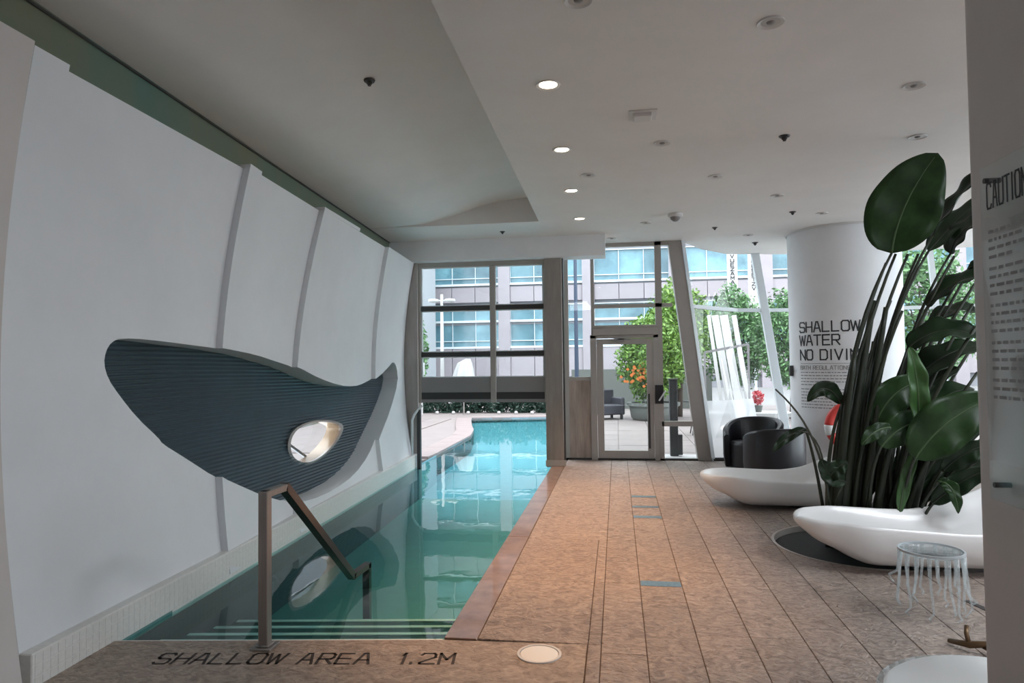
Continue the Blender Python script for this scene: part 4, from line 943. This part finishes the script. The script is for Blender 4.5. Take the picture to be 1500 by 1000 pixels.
# cafe table with yellow flowers
ct = empty('cafe_table', (1.75, 15.5, 0), 'small black metal table outside, left of the wide slanted post', 'table')
MB().lathe([(0, .70), (.3, .70), (.3, .73), (0, .73)], (1.72, 15.5, 0), 24).build('top', M['dark'], ct)
for k in range(3): 
    a = k*2.1; b = MB(); b.tube([(1.72+.05*math.cos(a), 15.5+.05*math.sin(a), .7), (1.72+.26*math.cos(a), 15.5+.26*math.sin(a), -.01)], .014, 6); b.build('leg', M['dark'], ct)
fp = empty('flower_pot', (1.72, 15.5, .73), 'pot of yellow flowers on the black outdoor table', 'flower pot')
MB().lathe([(0, 0), (.07, 0), (.09, .12), (0, .12)], (1.72, 15.5, .73), 16).build('pot', M['planter'], fp); o = foliage('f', (1.72, 15.5, .98), (.17, .17, .15), 260, .04, 'yellow', 71).build('blossoms', M['yellow'], fp, fix=False); o['kind'] = 'stuff'
# white slanted fins, modelled for the pale stripes beyond the frosted glass
for i, (xt, xb, wd) in enumerate(((1038, 1060, .07), (1047, 1073, .15), (1060, 1086, .17), (1075, 1100, .10))):
    a, c = at(xt, 462, 15.6), at(xb, 612, 14.9); 
    b = MB(); b.bar(c, a, wd, .05, side=(0, 1, 0)); o = b.build('slanted_fin', M['canvas']); setloc(o, c); tag(o, f'white slanted fin, {["leftmost and thin", "second from left", "third and widest", "rightmost"][i]} of four', 'screen', 'white slanted fins')
b0_, b1_ = at(1032, 516, 14.8), at(1096, 504, 14.8); b = MB(); b.bar(b0_, b1_, .05, .05)
for q_ in (b0_, b1_): b.bar((q_.x, q_.y, -.03), q_, .04)
o = b.build('cross_rail', M['grey']); setloc(o, b0_); tag(o, 'thin grey rail crossing the white slanted fins', 'rail')
b = MB(); b.bar((2.0, 15.3, 0), (2.0, 15.3, .45), .06); b.bar((3.4, 15.3, 0), (3.4, 15.3, .45), .06); b.box(1.9, 3.6, 14.8, 15.6, .42, .5)
o = b.build('white_bench', M['canvas']); setloc(o, (2.7, 15.3, 0)); tag(o, 'white low bench outside behind the black chairs', 'bench')
fl = empty('pink_flowers', (2.93, 15.2, .5), 'pot of pink flowers on the white bench outside', 'flower pot')
MB().lathe([(0, 0), (.07, 0), (.1, .14), (0, .14)], (2.95, 15.2, .5), 16).build('pot', M['planter'], fl); o = foliage('f', (2.95, 15.2, .8), (.12, .12, .17), 240, .04, 'pink', 72).build('blossoms', M['pink'], fl, fix=False); o['kind'] = 'stuff'
# navy lamp mast in front of the strip window, white lamp posts on the left
p = at(845, 550, 17); b = MB(); b.tube([(p.x, 17, -.03), (p.x, 17, 4.6)], [.06, .04], 10); b.lathe([(0, 4.6), (.07, 4.6), (.07, 4.7), (0, 4.72)], (p.x, 17, 0), 12); o = b.build('mast', M['navy'], None, smooth=.7); setloc(o, (p.x, 17, 0)); tag(o, 'dark navy mast standing outside the narrow strip window', 'mast')
def lamp_post(px, y, zt, label):
    p = at(px, 540, y); root = empty('lamp_post', (p.x, y, 0), label, 'lamp post', 'white lamp posts')
    b = MB(); b.tube([(p.x, y, -.1), (p.x, y, zt)], [.09, .06], 10); b.build('pole', M['canvas'], root, smooth=True)
    for s in (-1, 1): MB().lathe([(0, -.10), (.22, -.06), (.27, .0), (.20, .07), (0, .09)], (p.x+s*.38, y, zt-.28), 16).build('lamp_head', M['canvas'], root, smooth=True)
    b = MB(); b.bar((p.x-.4, y, zt-.28), (p.x+.4, y, zt-.28), .06); b.build('arm', M['canvas'], root)
lamp_post(648, 30, 4.75, 'white twin-headed lamp post behind the left pane of the raised door')
# white draped parasol and lantern beyond the raised door
ap = [at(662, 552, 20.8), at(667, 533, 20.8), at(674, 530, 20.8), at(685, 527, 20.8), at(689, 553, 20.8)]
c_ = at(676, 550, 20.9); zt_p = at(680, 527, 20.9).z
um = empty('folded_parasol', (c_.x, 21.2, 0), 'white draped parasol beyond the pool, left of the door mullion', 'parasol')
b = MB(); N_ = 16; b.v = []
ringv = []
for (z, r, sh) in ((c_.z-.03, .30, -.0), (c_.z+.18, .26, .02), (zt_p-.1, .20, .04), (zt_p+.03, .07, .14)):
    for k in range(N_): a = 2*math.pi*k/N_; rr = r*(1+.18*(k % 2)); ringv.append((c_.x+sh+rr*math.cos(a), 21.2+rr*math.sin(a), z))
b.add(ringv, [(i*N_+k, i*N_+(k+1) % N_, (i+1)*N_+(k+1) % N_, (i+1)*N_+k) for i in range(3) for k in range(N_)]+[tuple(range(3*N_, 4*N_))]); b.build('canopy', M['canvas'], um)
b = MB(); b.tube([(c_.x, 21.2, -.01), (c_.x, 21.2, zt_p)], .025, 8); b.build('pole', M['steel'], um)
p = at(618, 540, 21); b = MB(); b.box(p.x-.075, p.x+.075, 20.93, 21.07, p.z-.2, p.z+.2); b.box(p.x-.02, p.x+.02, 20.98, 21.02, -.01, p.z-.2); o = b.build('patio_lantern', M['canvas']); setloc(o, (p.x, 21, 0)); tag(o, 'white rectangular lantern on a thin stand at the left of the patio', 'lantern')

# vertical lettered banners on the street
for (px, y, txt, label) in ((1073, 34, 'VUEZAMARIZ', 'white vertical banner with dark letters left of the other, above the trees'), (1104, 33, 'LAGOSETZV', 'white vertical lettered banner beside the thin slanted post')):
    c0 = at(px, 405, y); root = empty('street_banner', (c0.x, y, 0), label, 'banner', 'vertical banners across the street')
    MB().box(c0.x-.24, c0.x+.24, y, y+.12, 3.2, 8.2).build('cloth', M['canvas'], root); b = MB(); b.tube([(c0.x, y+.06, -.1), (c0.x, y+.06, 3.3)], .06, 8); b.build('pole', M['sill'], root)
    mb = MB(); z = 6.55
    for ch in txt:
        strokes(ch, .145, .15, 0, .04, lambda a, b_, t, z=z: Vector((c0.x-.075+a, y-.004-t, z+b_)), mb); z -= .21
    mb.build('lettering', M['ink'], root)

# office building across the street
YB = 45.0
ob = empty('office_building', (5, YB, 0), 'pale stone office building with blue glass bands across the street', 'building')
MB().box(-24, 48, YB+.4, YB+14, -.1, 25).build('core', M['facd'], ob)
pw, pitch = .78, 5.6
px_c = [-24.2+pitch*i for i in range(13)]
for x in px_c:
    b = MB(); b.box(x-pw/2, x+pw/2, YB-.15, YB+.42, -.1, 25); b.build('pier', M['fac'], ob)
for i in range(len(px_c)-1):
    xa, xb = px_c[i]+pw/2, px_c[i+1]-pw/2
    for (z0, z1) in ((.7, 2.65), (5.72, 6.72), (9.6, 10.9), (11.0, 12.2), (14.6, 16.4), (18.9, 20.8), (23.2, 25)):
        for q in range(3):
            u0, u1 = xa+(xb-xa)*q/3, xa+(xb-xa)*(q+1)/3
            MB().box(u0+.02, u1-.02, YB, YB+.45, z0, z1).build('spandrel_panel', M['fac'], ob)
    for (z0, z1, sp) in ((2.75, 4.35, 0), (4.5, 5.45, 0), (6.98, 8.95, 1), (12.5, 14.2, 1)):
        fr = MB(); fr.box(xa, xb, YB+.05, YB+.42, z1, z1+.05); fr.box(xa, xb, YB-.06, YB+.42, z0-.14, z0)
        for q in range(4): u = xa+(xb-xa)*q/3; fr.box(u-.02, u+.02, YB+.15, YB+.42, z0, z1)
        if z1-z0 > 1.2: fr.box(xa, xb, YB+.12, YB+.42, z0+.34, z0+.39)
        wn = fr.build('window', M['sill'], ob)
        for q in range(3):
            u0, u1 = xa+(xb-xa)*q/3, xa+(xb-xa)*(q+1)/3
            MB().box(u0+.02, u1-.02, YB+.25, YB+.41, z0, z1).build('pane', M['pane'], wn).location = Vector((0, 0, 0))
        MB().box(xa, xb, YB+.2, YB+.43, z0-.3, z0-.14).build('shadow_joint', M['facd'], ob)

# pale corner tower at the left
tw_ = empty('corner_tower', (-13.6, 39, 0), 'pale narrow building at the left edge of the raised door', 'building')
MB().box(-17.5, -11.6, 39.2, 43, -.1, 14).build('wall', M['pale'], tw_)
for x in (-12.75, -12.0): MB().box(x-.16, x+.16, 38.95, 39.25, -.1, 14).build('pilaster', M['sill'], tw_)
for k in range(4): MB().box(-12.55, -12.2, 39.1, 39.25, .9+k*2.4, 2.9+k*2.4).build('window', M['pane'], tw_)
